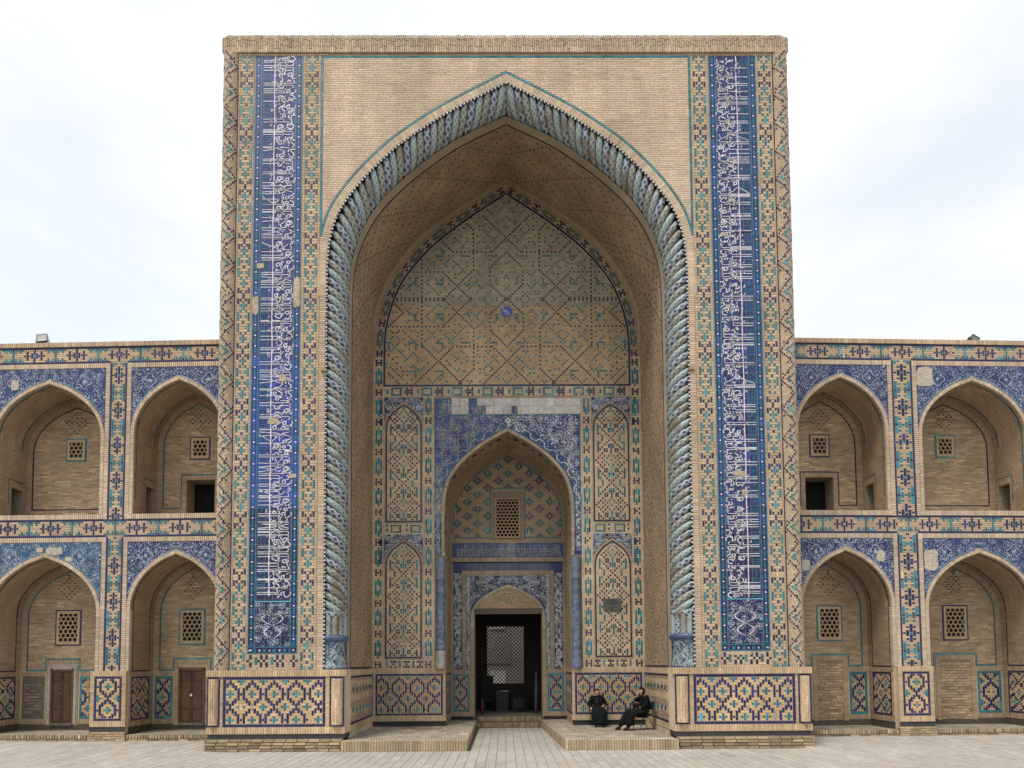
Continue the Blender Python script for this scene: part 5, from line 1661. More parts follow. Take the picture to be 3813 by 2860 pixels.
            holes = [(win_u - ww, win_u + ww, wz0, wz1)]
            if lev == 0 and bi == 0:
                holes.append((-.74, .52, 6.8, 8.46))
            elif lev == 1:
                if bi == 0: du0, du1, dz1 = -.34, .50, 2.24
                else: du0, du1, dz1 = -.12 if sg < 0 else -.46, .62 if sg < 0 else .57, 2.2
                holes.append((du0 - .22, du1 + .22, .3, 2.52))
            zb0 = 6.9 if lev == 0 else 2.2
            courses(P, Sb, -H, H, zb0, cv.apex, .058, .27, lambda z: ([(-H + .36, H - .36)] if z < zs else ([(-float(lc.x(z)) + .05, float(lc.x(z)) - .05)] if z < lc.apex else [])), col=(.39, .285, .178), var=.17, h=.009, hole=holes)  # brick tone lowered to put the shade of the bay into its colour
            if lev == 0 and not (bi == 0): lineh(P, Sb, -H + .36, H - .36, 7.33, 7.375, lin, h=.013)
            # diamond of blue headers over the window
            zc_ = 10.2 if lev == 0 else 4.78
            k = 4
            dm = [(i, j) for i in range(-k, k + 1) for j in range(-k, k + 1) if (abs(i) + abs(j) == k) or (abs(i) + abs(j) == 2 and i * j >= 0) or (i == j and abs(i) < 2)]
            dm = [(win_u + .085 * i, zc_ + .085 * j) for i, j in dm if rng.uniform() > .12]
            dm = [(a, b) for a, b in dm if b < lc.apex - .1 and abs(a) < float(lc.x(b)) - .12]
            if dm:
                A = np.array(dm)
                P.add(Sb, A[:, 0] - .025, A[:, 0] + .025, A[:, 1] - .025, A[:, 1] + .025, .014, NAVY, GL, 'glazed_brick', .3)
            # window
            wcol = BLUE if (bi + lev) % 2 == (0 if sg < 0 else 0) else TURQ
            wn = empty('lattice_window', parent=wing)
            frame(P, Sb, win_u - ww, win_u + ww, wz0, wz1, .05, wcol, h=.016)
            wf = Soup()
            i0, i1 = win_u - ww + .12, win_u + ww - .12
            core.quads([Sb(np.array([i0, i1, i1, i0]) , np.array([wz0 + .12, wz0 + .12, wz1 - .12, wz1 - .12]), np.full(4, .003))], (.02, .016, .011), ST)  # flat dark quad painted as the unlit depth behind the holes
            for (a, b, cc_, d_) in ((win_u - ww + .05, i0, wz0 + .05, wz1 - .05), (i1, win_u + ww - .05, wz0 + .05, wz1 - .05), (i0, i1, wz1 - .12, wz1 - .05), (i0, i1, wz0 + .05, wz0 + .12)):
                V = np.concatenate([Sb(np.array([a, b, b, a]), np.array([cc_, cc_, d_, d_]), np.full(4, .03)), Sb(np.array([a, b, b, a]), np.array([cc_, cc_, d_, d_]), np.full(4, -.0))])
                wf.add(V, [(0, 1, 2, 3), (0, 1, 5, 4), (1, 2, 6, 5), (2, 3, 7, 6), (3, 0, 4, 7)], (.46, .34, .205), BR)
            wf.obj('window_frame', wn)
            hex_lattice('pierced_screen', lambda u, v, h, q=Sb: q(u, v, np.asarray(h) + .034), i0, i1, wz0 + .12, wz1 - .12, 4 if lev else 3, (.43, .33, .21), wn, .028, .80)
            if lev == 0 and bi == 0:
                a, b = oa, ob
                stack(P, Sb, a - .13, a, 6.9, 8.27, .062, col=OLD_SHADED); stack(P, Sb, b, b + .13, 6.9, 8.27, .062, col=OLD_SHADED)
                soldiers(P, Sb, a - .13, b + .13, 8.27, 8.41, .062, col=OLD_SHADED)
                lineh(P, Sb, a - .19, b + .19, 8.42, 8.465, lin, h=.014)
                for q_ in (a - .19, b + .15): linev(P, Sb, q_, q_ + .045, 7.33, 8.42, lin, h=.014)
                lineh(P, Sb, b + .15, H - .32, 7.33, 7.375, lin, h=.013); lineh(P, Sb, -H + .32, a - .15, 7.33, 7.375, lin, h=.013)
            if lev == 1:
                # ledge, dado panels, door
                soldiers(P, Sb, -H + .12, du0 - .2, 1.98, 2.12, .066, col=OLD_SHADED); soldiers(P, Sb, du1 + .2, H - .12, 1.98, 2.12, .066, col=OLD_SHADED)
                lineh(P, Sb, -H + .32, du0 - .16, 2.14, 2.19, lin2, h=.013); lineh(P, Sb, du1 + .16, H - .32, 2.14, 2.19, lin2, h=.013)
                for q_ in (du0 - .21, du1 + .16): linev(P, Sb, q_, q_ + .05, 2.14, 2.5, lin2, h=.013)
                lineh(P, Sb, du0 - .21, du1 + .21, 2.5, 2.55, lin2, h=.013)
                soldiers(P, Sb, du0 - .15, du1 + .15, 2.34 if sg > 0 or bi == 0 else 2.38, 2.49, .062, col=OLD_SHADED)
                for q_ in (du0 - .15, du1): stack(P, Sb, q_, q_ + .15, .42, 2.34, .066, col=(.40, .285, .165), h=.02)
                soldiers(P, Sb, -H + .12, du0 - .16, .47, .62, .066, col=OLD_SHADED); soldiers(P, Sb, du1 + .16, H - .12, .47, .62, .066, col=OLD_SHADED)
                for (a, b) in ((-H + .2, du0 - .2), (du1 + .2, H - .2)):
                    if bi == 1 and sg < 0 and a > 0:      # panel lost to rough masonry
                        rp = Pieces()
                        flat_sheet(core, Sb, a, b, .63, 2.0, (.13, .11, .085), ST, h=.004)
                        courses(P, Sb, a + .08, b - .06, .8, 1.75, .095, .3, col=(.19, .15, .105), var=.22, h=.02, joint=.02, hv=.01)
                        continue
                    nn = max(3, int(round((b - a - .15) / .075)))
                    frame(P, Sb, a, b, .63, 1.965, .07, TURQ, h=.014)
                    grid(P, Sb, a + .075, b - .075, .71, 1.89, nn, 17, dado_fn(nn // 2, 8), col=(.44, .31, .175), joint=.012, h=.011)
                core.quads([Sb(np.array([-H, H, H, -H]), np.array([.27, .27, .46, .46]), np.full(4, .012))], (.085, .07, .056), ST)  # dark strip: soft shading at the wall foot, painted in
                if sg < 0:
                    plaster = bi == 1
                    door = empty('door', parent=wing)
                    dl = Soup()
                    def bx(s_, a, b, z0, z1, h0, h1, col, mat=WO):
                        V = np.concatenate([Sb(np.array([a, b, b, a]), np.array([z0, z0, z1, z1]), np.full(4, h1)), Sb(np.array([a, b, b, a]), np.array([z0, z0, z1, z1]), np.full(4, h0))])
                        s_.add(V, [(0, 1, 2, 3), (0, 1, 5, 4), (1, 2, 6, 5), (2, 3, 7, 6), (3, 0, 4, 7)], col, mat)
                    wcl = (.075, .040, .022)
                    mid = .5 * (du0 + du1)
                    for (a, b) in ((du0 + .05, mid - .008), (mid + .008, du1 - .05)):
                        lf = Soup()
                        bx(lf, a, b, .5, 2.14, 0, .012, wcl)
                        for (z0, z1) in ((.56, .88), (.95, 1.76), (1.83, 2.10)):
                            bx(lf, a + .05, b - .05, z0, z1, .012, .028, (.085, .046, .026))
                        bx(lf, a, a + .035, .5, 2.14, .012, .035, wcl); bx(lf, b - .035, b, .5, 2.14, .012, .035, wcl)
                        lf.obj('door_leaf', door)
                    fs = Soup()
                    fcol = (.11, .065, .038)
                    bx(fs, du0, du0 + .05, .42, 2.24, 0, .05, fcol); bx(fs, du1 - .05, du1, .42, 2.24, 0, .05, fcol)
                    bx(fs, du0, du1, 2.14, 2.24 if not plaster else 2.2, 0, .05, fcol); bx(fs, du0, du1, .42, .50, 0, .06, (.13, .10, .075))
                    fs.obj('door_frame', door)
                    lk = Soup(); bx(lk, mid - .035, mid + .03, 1.33 if bi == 0 else 1.42, 1.40 if bi == 0 else 1.47, .03, .06, (.62, .62, .66) if bi == 0 else (.10, .085, .07), ME)
                    lk.obj('padlock', door)
                    if plaster:
                        pl = Soup()
                        for (a, b, z0, z1) in ((du0 - .09, du0, .46, 2.32), (du1, du1 + .09, .46, 2.32), (du0 - .0, du1, 2.2, 2.32)):
                            bx(pl, a, b, z0, z1, 0, .032, (.36, .33, .29), ST)
                        pl.obj('plaster_surround', door)
                else:
                    flat_sheet(core, Sb, du0, du1, .42, 2.34, (.22, .17, .12), ST, h=-.001 + .004)
                    courses(P, Sb, du0, du1, .43, 2.25, .085, .28, col=(.36, .265, .165), var=.16, h=.012, joint=.014, hv=.006)
                if bay == 2: continue
                # bare lamp under the vault crown
                lp = empty('wall_lamp', 'small round lamp under the crown of the %s lower arch %s of the gateway' % (('inner', 'outer')[bi], side), 'lamp', group='small lamps under the lower arches')
                s = Soup()
                cpt = Sb(np.array([win_u + .02]), np.array([5.22]), np.array([.0]))[0]
                s.tube([cpt, cpt + np.array([0, -.10, -.02])], .02, (.08, .08, .08), ME, 6); s.obj('bracket', lp)
                s = Soup(); s.lathe(tuple(cpt + np.array([0, -.14, -.06])), [(.0, -.05), (.035, -.03), (.042, 0), (.03, .035), (.0, .045)], (.5, .48, .42), ME, 10); s.obj('bulb', lp, smooth=True)
    # ---- platform step of the wing
    a0, a1 = 8.12, U1
    stp = Soup()
    flat_sheet(stp, fr(WY - .10), a0, a1, 0.0, .27, (.19, .155, .11), ST)
    stp.quads([fr(0)(np.array([a0, a1, a1, a0]), np.full(4, .262), -np.array([WY - .10, WY - .10, WY + BD + .1, WY + BD + .1]))], (.27, .235, .185), ST)
    stp.obj('terrace', wing)
    up_ = lambda u, v, h: fr(0)(u, .262 + np.asarray(h, float), -np.asarray(v, float))
    Pt = Pieces()
    for bi, (ua, ub) in enumerate(((a0, .5 * (e1 + e2) - .55), (.5 * (e1 + e2) + .65, e3 - .1), (e3 + .95, e4 - .1))):
        soldiers(Pt, fr(WY - .10), ua, ub, .15, .28, .085, h=.03, col=EARTH, var=.25, joint=.02, kind='step_brick')
        courses(Pt, fr(WY - .10), ua, ub, .0, .15, .075, .3, col=EARTH, var=.2, h=.03, joint=.018, kind='step_brick', hv=.012)
        courses(Pt, up_, ua, ub, WY - .10, WY + BD, .13, .27, col=(.30, .26, .20), var=.13, h=.012, joint=.012, kind='floor_brick')
    Pt.finish(wing, 200, {'floor_brick': 60}, {'step_brick': 'step_brickwork', 'floor_brick': 'floor_brickwork'})
    P.finish(wing, 300)
    core.obj('wall', wing)
    return wing

wing_l = build_wing(-1, 9.98, 14.0, 'two-storey brick arcade wing left of the gateway, with two wooden doors')
wing_r = build_wing(1, 10.18, 14.32, 'two-storey brick arcade wing right of the gateway, with bricked-up doors')
# ================================================================ ground, platforms, passage
gs = Soup()
gs.quads([[(-150, -150, -.012), (150, -150, -.012), (150, 150, -.012), (-150, 150, -.012)]], (.30, .28, .245), PV)
ground = gs.obj('ground', kind='structure')
def gz(x, y):
    return .085 * np.clip((np.abs(x) - 7.6) / 1.2, 0, 1) * np.clip((y + 2.2) / 3.6, 0, 1)
up_ = lambda u, v, h: st3([np.asarray(u, float), np.asarray(v, float) + 0 * u, gz(np.asarray(u, float), np.asarray(v, float)) - .008 + np.asarray(h, float)], -1)
PG = Pieces()
tw, tl_ = .235, .62
xs = np.arange(-21.5, 21.5, tw)
n = len(xs)
for i, x in enumerate(xs):
    ys = np.arange(-14.0 + (i % 2) * tl_ / 2, 6.1, tl_)
    xm = x + tw / 2
    if abs(xm) > 8.1: y_end = WY - .1 + .034 * (abs(xm) - 8.5) + .1
    elif abs(xm) > 4.45: y_end = -.13
    elif xm < -1.10 or xm > 1.42: y_end = -.28
    else: y_end = 6.05
    for y in ys:
        y1 = min(y + tl_, y_end)
        if y1 - y < .03: continue
        g = rng.uniform()
        base = (.40, .375, .33) if g < .8 else ((.395, .35, .295) if g < .93 else (.355, .34, .31))
        PG.add(up_, x + .005, x + tw - .005, y + .0012, y1 - .0012, .010, base, PV, 'paving_slab', .045, inset=.0015, hv=.0005, hue=.008)
pav = empty('pavement')
pav['kind'] = 'structure'
PG.finish(pav, 300, {}, {'paving_slab': 'paving'})
us = Soup()
us.quads([[(-21.5, -14, -.009), (21.5, -14, -.009), (21.5, -2.2, -.009), (-21.5, -2.2, -.009)]], (.16, .15, .13), PV)
for sg in (1, -1):
    us.quads([up_(np.array([sg * 8.8, sg * 21.5, sg * 21.5, sg * 8.8]), np.array([-2.2, -2.2, 2.2, 2.2]), np.full(4, -.04)), up_(np.array([sg * 7.6, sg * 8.8, sg * 8.8, sg * 7.6]), np.array([-2.2, -2.2, 1.4, 1.4]), np.full(4, -.06))], (.16, .15, .13), PV)
us.quads([[(-7.6, -2.2, -.009), (7.6, -2.2, -.009), (7.6, 6.2, -.009), (-7.6, 6.2, -.009)]], (.16, .15, .13), PV)
us.obj('bedding', pav)

# raised brick platforms left and right of the path to the door
ZP = .285
for sg in (-1, 1):
    nm = 'left' if sg < 0 else 'right'
    pf = empty('brick_platform', 'low brick-edged platform inside the great niche, %s of the path to the door' % nm, 'platform', group='platforms flanking the path')
    xi_b, xi_f = (1.17, 1.15) if sg < 0 else (1.17, 1.47)
    s = Soup()
    F0 = -.27
    V = [(sg * xi_f, F0, 0), (sg * 4.46, F0, 0), (sg * 4.46, D, 0), (sg * 2.08, D, 0), (sg * 2.08, I, 0), (sg * xi_b, I, 0)]
    V2 = [(a, b, ZP - .012) for a, b, c_ in V]
    VV = np.array(V + V2)
    s.add(VV, [(6, 7, 8, 9), (6, 9, 10, 11), (0, 1, 7, 6), (5, 0, 6, 11)], (.20, .165, .12), ST)
    s.obj('slab', pf)
    Q = Pieces()
    soldiers(Q, front(F0, sg), xi_f, 4.46, .0, ZP, .072, h=.022, col=(.40, .315, .195), var=.12, joint=.009, kind='edge_brick')
    Sin = lambda u, v, h: st3([sg * (xi_f + (xi_b - xi_f) * (np.asarray(u, float) - F0) / (I - F0) - np.asarray(h, float)), np.asarray(u, float), np.asarray(v, float) + 0 * u], -1)
    soldiers(Q, Sin, F0, I - .02, .0, ZP, .08, h=.016, col=(.36, .29, .19), var=.18, joint=.012, kind='edge_brick')
    Sup = lambda u, v, h: st3([sg * np.asarray(u, float), np.asarray(v, float) + 0 * u, ZP - .012 + np.asarray(h, float)], -1)
    soldiers(Q, Sup, xi_f, 4.44, F0, F0 + .22, .075, h=.014, col=(.42, .36, .27), var=.12, kind='edge_brick')
    xin = lambda y: xi_f + (xi_b - xi_f) * (y - F0) / (I - F0)
    courses(Q, Sup, 0, 0, F0 + .23, I - .02, .25, .27, lambda y: [(xin(y), 4.43 if y < D - .05 else 2.06)], h=.012, col=(.34, .295, .23), var=.13, joint=.013, kind='floor_brick', hv=.003)
    if sg > 0: Q.add(Sup, 3.75, 4.35, F0 + .02, F0 + .24, .0165, (.55, .53, .5), ST, 'floor_brick', .05)
    Q.finish(pf, 300, {}, {'edge_brick': 'edge_brickwork', 'floor_brick': 'floor_brickwork'})

# steps into the doorway and the passage floor
stp = empty('door_steps', 'two worn brick steps leading up into the dark doorway', 'steps')
s = Soup()
s.box((-1.2, 6.02, 0), (1.2, 6.34, .19), (.15, .125, .09), ST); s.box((-1.2, 6.34, 0), (1.2, 6.7, .385), (.15, .125, .09), ST)
s.obj('step', stp)
Q = Pieces()
soldiers(Q, front(6.02), -1.17, 1.17, .02, .19, .075, h=.014, col=(.30, .225, .14), var=.25, joint=.016, kind='step_brick')
soldiers(Q, front(6.34), -1.17, 1.17, .20, .385, .075, h=.014, col=(.30, .225, .14), var=.25, joint=.016, kind='step_brick')
Q.finish(stp, 300)
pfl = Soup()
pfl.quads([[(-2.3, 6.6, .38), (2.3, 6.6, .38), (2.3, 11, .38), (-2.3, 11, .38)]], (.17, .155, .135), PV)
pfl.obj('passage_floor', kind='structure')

# timber screen with diamond mesh at the far end of the passage
scr = empty('mesh_screen', 'dark timber screen with a diamond wire mesh at the end of the passage', 'screen')
YS = 10.0
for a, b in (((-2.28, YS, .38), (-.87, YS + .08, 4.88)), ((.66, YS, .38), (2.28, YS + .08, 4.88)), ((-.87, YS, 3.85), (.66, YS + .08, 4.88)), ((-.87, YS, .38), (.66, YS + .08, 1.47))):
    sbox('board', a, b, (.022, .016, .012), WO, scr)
for a, b in (((-.93, YS - .05, 1.41), (-.87, YS, 3.91)), ((.66, YS - .05, 1.41), (.72, YS, 3.91)), ((-.87, YS - .05, 3.85), (.66, YS, 3.91)), ((-.87, YS - .05, 1.41), (.66, YS, 1.47))):
    sbox('frame_rail', a, b, (.03, .022, .015), WO, scr)
mw = Soup()
p = .152
x0, x1, z0, z1 = -.87, .66, 1.47, 3.85
for k in range(-18, 30):
    for dr in (1, -1):
        # line z = z0 + dr*(x - (x0 + k*p))
        pts = []
        for x in np.linspace(x0, x1, 2): pass
        xa = x0 + k * p
        if dr > 0: t0, t1 = max(x0, xa), min(x1, xa + (z1 - z0)); f = lambda x: z0 + (x - xa)
        else: t0, t1 = max(x0, xa - (z1 - z0)), min(x1, xa); f = lambda x: z0 + (xa - x)
        if t1 - t0 < .01: continue
        mw.tube([(t0, YS + .04, f(t0)), (t1, YS + .04, f(t1))], .015, (.02, .018, .016), ME, 4, False)
mw.obj('wire_mesh', scr, kind='stuff')

# sunlit courtyard beyond the screen
cw = empty('courtyard_building', 'pale courtyard building seen through the wire mesh', 'building')
s = Soup()
s.box((-8, 19.0, 0), (8, 20.5, 8), (.30, .285, .265), ST); s.obj('wall', cw)
s = Soup()
for z0_, z1_, x_ in ((4.2, 5.2, -.55), (.4, 1.9, -.5)):
    s2 = Soup(); s2.box((x_ - .42, 18.94, z0_), (x_ + .42, 18.995, z1_), (.60, .60, .59), ST)
    s2.obj('whitewashed_panel', cw)
s2 = Soup(); s2.box((-1.2, 18.95, 2.3), (.2, 18.995, 3.2), (.27, .245, .225), ST); s2.obj('brick_panel', cw)
for k in range(5):
    s2 = Soup(); s2.box((-.93 + .17 * k, 18.92, 4.22), (-.88 + .17 * k, 18.938, 5.18), (.4, .4, .4), ST); s2.obj('lattice_bar', cw)

# things in the passage
t = empty('counter', 'small pale ticket counter just inside the dark passage', 'counter', (-.24, 8.9, .38))
for nm, a, b, cl in (('body', (-.24, -.2, 0.08), (.24, .2, .78), (.03, .03, .033)), ('top', (-.26, -.22, .78), (.26, .22, .81), (.085, .09, .10)), ('plinth', (-.22, -.18, 0), (.22, .18, .08), (.06, .06, .06)), ('drawer', (-.22, -.215, .55), (.22, -.2, .74), (.038, .038, .042))):
    sbox(nm, a, b, cl, WO, t)
s = Soup(); s.box((-.30, 8.78, 1.192), (.0, 9.0, 1.21), (.6, .6, .62), CL); s.obj('paper_stack', label='white papers on the ticket counter in the passage', cat='papers')
t = empty('display_stand', 'dark draped stand with a framed picture beside the ticket counter', 'stand', (.42, 8.9, .38))
for nm, a, b, cl, m in (('stand_body', (-.3, -.15, 0), (.3, .2, .62), (.025, .022, .024), CL), ('picture_frame', (-.2, -.19, .16), (.14, -.15, .5), (.07, .058, .047), CL), ('picture', (-.13, -.195, .22), (.07, -.19, .44), (.055, .045, .05), CL)):
    sbox(nm, a, b, cl, m, t)
# a chair back in silhouette
t = empty('dark_armchair', 'dark high-backed chair in silhouette by the mesh screen', 'chair', (-.85, 9.4, .38))
for nm, a, b in (('seat', (-.28, -.25, .38), (.28, .25, .47)), ('backrest', (-.26, .2, .47), (.24, .26, 1.42)), ('leg', (-.27, -.24, 0), (-.22, -.19, .38)), ('leg', (.22, -.24, 0), (.27, -.19, .38)), ('leg', (-.27, .19, 0), (-.22, .24, .38)), ('leg', (.22, .19, 0), (.27, .24, .38))):
    sbox(nm, a, b, (.012, .011, .011), WO, t)
# fire extinguisher
t = empty('fire_extinguisher', 'red fire extinguisher standing just inside the doorway', 'extinguisher', (-1.0, 7.4, .38))
s = Soup(); s.lathe((0, 0, 0), [(0, 0), (.07, .01), (.075, .05), (.075, .40), (.06, .47), (.025, .51), (.025, .54), (0, .54)], (.09, .008, .008), ME, 14); s.obj('cylinder_body', t, smooth=True)
s = Soup(); s.box((-.03, -.07, .54), (.03, .03, .58), (.02, .02, .02), ME); s.obj('handle', t)
s = Soup(); s.tube([(0, -.05, .55), (.06, -.08, .5), (.09, -.07, .35), (.09, -.06, .2)], .014, (.015, .015, .015), ME, 6); s.obj('hose', t)
# furled banner leaning by the right reveal
t = empty('furled_banner', 'rolled pale banner standing inside the right side of the doorway', 'banner', (1.02, 7.2, .38))
s = Soup(); s.tube([(0, 0, .04), (.02, .02, .5), (.03, .03, 1.0), (.03, .04, 1.35)], [.05, .06, .055, .03], (.08, .085, .11), CL, 8); s.obj('cloth', t, smooth=True)
s = Soup(); s.tube([(0, 0, 0), (.03, .04, 1.6)], .012, (.25, .24, .22), ME, 6); s.obj('pole', t)

# plaque on the right-hand niche panel
t = empty('wall_plaque', 'grey engraved plaque fixed on the lower right arched panel', 'plaque')
s = Soup(); s.box((3.13, D - .045, 4.02), (3.72, D - .012, 4.42), (.10, .10, .095), ST); s.obj('plate', t)
s = Soup()
for k, (a, b) in enumerate(((.13, .45), (.18, .42), (.1, .5), (.15, .45), (.2, .4))):
    s.box((3.13 + a, D - .0475, 4.36 - k * .035), (3.13 + b, D - .0455, 4.375 - k * .035), (.05, .05, .048), ST)
s.obj('engraving', t)
s = Soup(); th = np.linspace(0, 2 * math.pi, 13)
for k in range(12): s.quads([[(3.425, D - .052, 4.10), (3.425 + .06 * math.cos(th[k]), D - .048, 4.10 + .06 * math.sin(th[k])), (3.425 + .06 * math.cos(th[k + 1]), D - .048, 4.10 + .06 * math.sin(th[k + 1])), (3.425, D - .052, 4.10)]], (.07, .07, .068), ST)
s.obj('seal', t)
# small boxes / tie-rod ends on the rope moulding
for sg in (-1, 1):
    sbox('timber_peg', (min(sg * 4.98, sg * 5.14), -.10, 10.35), (max(sg * 4.98, sg * 5.14), .04, 10.42), (.32, .24, .15), WO, portal)

# floodlights on the roof edge
def floodlight(name, label, loc, rot, w, h):
    t = empty(name, label, 'floodlight', loc, group='roof floodlights')
    t.rotation_euler = rot
    s = Soup()
    s.box((-w / 2, 0, 0), (w / 2, .07, h), (.015, .015, .02), ME); s.obj('housing', t)
    s = Soup()
    e = .034
    for a, b in (((-w / 2, -.02, 0), (w / 2, 0, e * 1.6)), ((-w / 2, -.02, h - e), (w / 2, 0, h)), ((-w / 2, -.02, e), (-w / 2 + e, 0, h - e)), ((w / 2 - e, -.02, e), (w / 2, 0, h - e))):
        s.box(a, b, (.012, .012, .018), ME)
    s.obj('rim', t)
    s = Soup(); s.box((-w / 2 + e, -.012, e), (w / 2 - e, -.003, h - e), (.11, .115, .10), ME); s.obj('lens', t)
    s = Soup(); s.add([(-w * .4, -.014, e * 1.6), (w * .42, -.014, e * 1.6), (w * .28, -.016, h * .24), (-w * .25, -.016, h * .24)], [(0, 1, 2, 3)], (.42, .44, .43), ME); s.obj('reflector', t)
    s = Soup(); s.box((w / 2, .0, -.06), (w / 2 + .03, .06, .12), (.015, .015, .02), ME); s.box((-w / 2 - .03, .0, -.06), (-w / 2, .06, .12), (.015, .015, .02), ME); s.box((-w / 2 - .03, .0, -.09), (w / 2 + .03, .06, -.06), (.015, .015, .02), ME)
    s.obj('bracket', t)
    return t
floodlight('floodlight', 'square black floodlight tilted on the roof edge above the left arcade', (-14.46, 2.30, 12.38), (R_(-30), R_(-14), R_(16)), .31, .37)
floodlight('floodlight', 'dark floodlight turned on its corner above the right arcade roof edge', (14.62, 2.35, 12.33), (R_(-25), R_(40), R_(-15)), .27, .27)
# ================================================================ two seated people and their chairs
def skin_arrays(joints, edges, root, sub=2):
    names = list(joints)
    me = bpy.data.meshes.new('tmp')
    me.from_pydata([joints[n][0] for n in names], [(names.index(a), names.index(b)) for a, b in edges], [])
    o = bpy.data.objects.new('tmp', me)
    COL.objects.link(o)
    o.modifiers.new('skin', 'SKIN')
    sv = me.skin_vertices[0].data
    for i, n in enumerate(names):
        r = joints[n][1]
        sv[i].radius = r if isinstance(r, tuple) else (r, r)
        sv[i].use_root = n == root
    m = o.modifiers.new('sub', 'SUBSURF')
    m.levels = sub
    dg = bpy.context.evaluated_depsgraph_get()
    ev = o.evaluated_get(dg).to_mesh()
    V = np.array([v.co[:] for v in ev.vertices])
    Q = [tuple(p.vertices) if len(p.vertices) == 4 else tuple(p.vertices) + (p.vertices[-1],) for p in ev.polygons]
    o.evaluated_get(dg).to_mesh_clear()
    bpy.data.objects.remove(o)
    bpy.data.meshes.remove(me)
    return V, np.array(Q)

SKINC = (.42, .245, .165)
def head_arrays(c, turn=0.0, tilt=0.0, s=1.0):
    """face towards -y; eyes, brows, nose, lips and ears are shaped and tinted on the one mesh"""
    nu, nv = 32, 24
    V, Q, C = [], [], []
    for j in range(nv + 1):
        ph = -math.pi / 2 + math.pi * j / nv
        for i in range(nu):
            th = 2 * math.pi * i / nu
            x, y, z = math.cos(ph) * math.sin(th), -math.cos(ph) * math.cos(th), math.sin(ph)
            jaw = 1.0 - 0.30 * max(0, -z) ** 1.2
            X, Yy, Zz = .074 * x * jaw, (.092 * y) * (1 - .10 * max(0, -z)), .115 * z
            if y < 0:
                f = -y
                X0 = x
                nose = math.exp(-((X0 / .16) ** 2)) * math.exp(-(((z + .08) / .22) ** 2))
                Yy -= .020 * nose * f
                eye = sum(math.exp(-(((X0 - e) / .16) ** 2)) for e in (-.38, .38)) * math.exp(-(((z - .1) / .12) ** 2))
                Yy += .008 * eye * f
                lip = math.exp(-((X0 / .3) ** 2)) * math.exp(-(((z + .47) / .09) ** 2))
                Yy -= .005 * lip * f
                chin = math.exp(-((X0 / .35) ** 2)) * math.exp(-(((z + .85) / .18) ** 2))
                Yy -= .010 * chin * f
            if abs(abs(x) - 1) < .12 and -.35 < z < .2: X *= 1.12
            V.append((X * s, Yy * s, Zz * s))
            C.append((x, y, z))
    for j in range(nv):
        for i in range(nu):
            Q.append((j * nu + i, j * nu + (i + 1) % nu, (j + 1) * nu + (i + 1) % nu, (j + 1) * nu + i))
    V, Q, C = np.array(V), np.array(Q), np.array(C)
    m = C[Q].mean(1)
    col = np.tile(np.array(SKINC), (len(Q), 1))
    fr = m[:, 1] < -.35
    col[fr & (np.abs(np.abs(m[:, 0]) - .38) < .15) & (np.abs(m[:, 2] - .10) < .07)] = (.03, .02, .016)
    col[fr & (np.abs(np.abs(m[:, 0]) - .40) < .2) & (np.abs(m[:, 2] - .30) < .055)] = (.05, .03, .02)
    col[fr & (np.abs(m[:, 0]) < .26) & (np.abs(m[:, 2] + .47) < .06)] = (.30, .10, .085)
    ct, st_ = math.cos(tilt), math.sin(tilt)
    V = np.stack([V[:, 0], V[:, 1] * ct - V[:, 2] * st_, V[:, 1] * st_ + V[:, 2] * ct], -1)
    ct, st_ = math.cos(turn), math.sin(turn)
    V = np.stack([V[:, 0] * ct - V[:, 1] * st_, V[:, 0] * st_ + V[:, 1] * ct, V[:, 2]], -1)
    return V + np.array(c), Q, col, C

def hand_joints(J, E, wrist, tip_dir, palm_n, side, tag_, curl=.5):
    """palm and five fingers that leave it; side = direction of the thumb"""
    w = np.array(J[wrist][0]); d = np.array(tip_dir, float); d /= np.linalg.norm(d)
    n = np.array(palm_n, float); n -= n.dot(d) * d; n /= np.linalg.norm(n)
    l = np.cross(d, n) * side
    J[tag_ + 'p'] = (tuple(w + d * .05), (.030, .018)); E.append((wrist, tag_ + 'p'))
    for k, (o, ln) in enumerate(((.028, .060), (.010, .072), (-.009, .068), (-.027, .052))):
        a = w + d * .085 + l * o
        b = a + (d * (1 - .4 * curl) - n * .7 * curl) * ln * .55
        c = b + (d * (1 - 1.1 * curl) - n * 1.0 * curl) * ln * .5
        for q, (p, r) in enumerate(((a, .009), (b, .0085), (c, .0075))): J['%sf%d%d' % (tag_, k, q)] = (tuple(p), r)
        E += [(tag_ + 'p', '%sf%d0' % (tag_, k)), ('%sf%d0' % (tag_, k), '%sf%d1' % (tag_, k)), ('%sf%d1' % (tag_, k), '%sf%d2' % (tag_, k))]
    a = w + d * .035 + l * .034; b = a + (d * .6 + l * .6 - n * .3) * .035
    J[tag_ + 't0'] = (tuple(a), .010); J[tag_ + 't1'] = (tuple(b), .009)
    E += [(tag_ + 'p', tag_ + 't0'), (tag_ + 't0', tag_ + 't1')]

def loft(rings, n=28, fold=None):
    """rings: (centre, half width x, half depth, direction angle in the y-z plane)"""
    V = []
    for k, (c, a, b, an) in enumerate(rings):
        for i in range(n):
            t = 2 * math.pi * i / n
            f = 1 + (fold[k] * math.sin(7 * t + .6 * k) if fold else 0)
            x, q = a * math.cos(t) * f, b * math.sin(t) * f
            V.append((c[0] + x, c[1] + q * math.cos(an), c[2] + q * math.sin(an)))
    Q = [(k * n + i, k * n + (i + 1) % n, (k + 1) * n + (i + 1) % n, (k + 1) * n + i) for k in range(len(rings) - 1) for i in range(n)]
    e = (len(rings) - 1) * n
    for i in range(0, n // 2 - 1):
        Q.append((i, i + 1, n - 2 - i, n - 1 - i)); Q.append((e + i, e + i + 1, e + n - 2 - i, e + n - 1 - i))
    return np.array(V), np.array(Q)

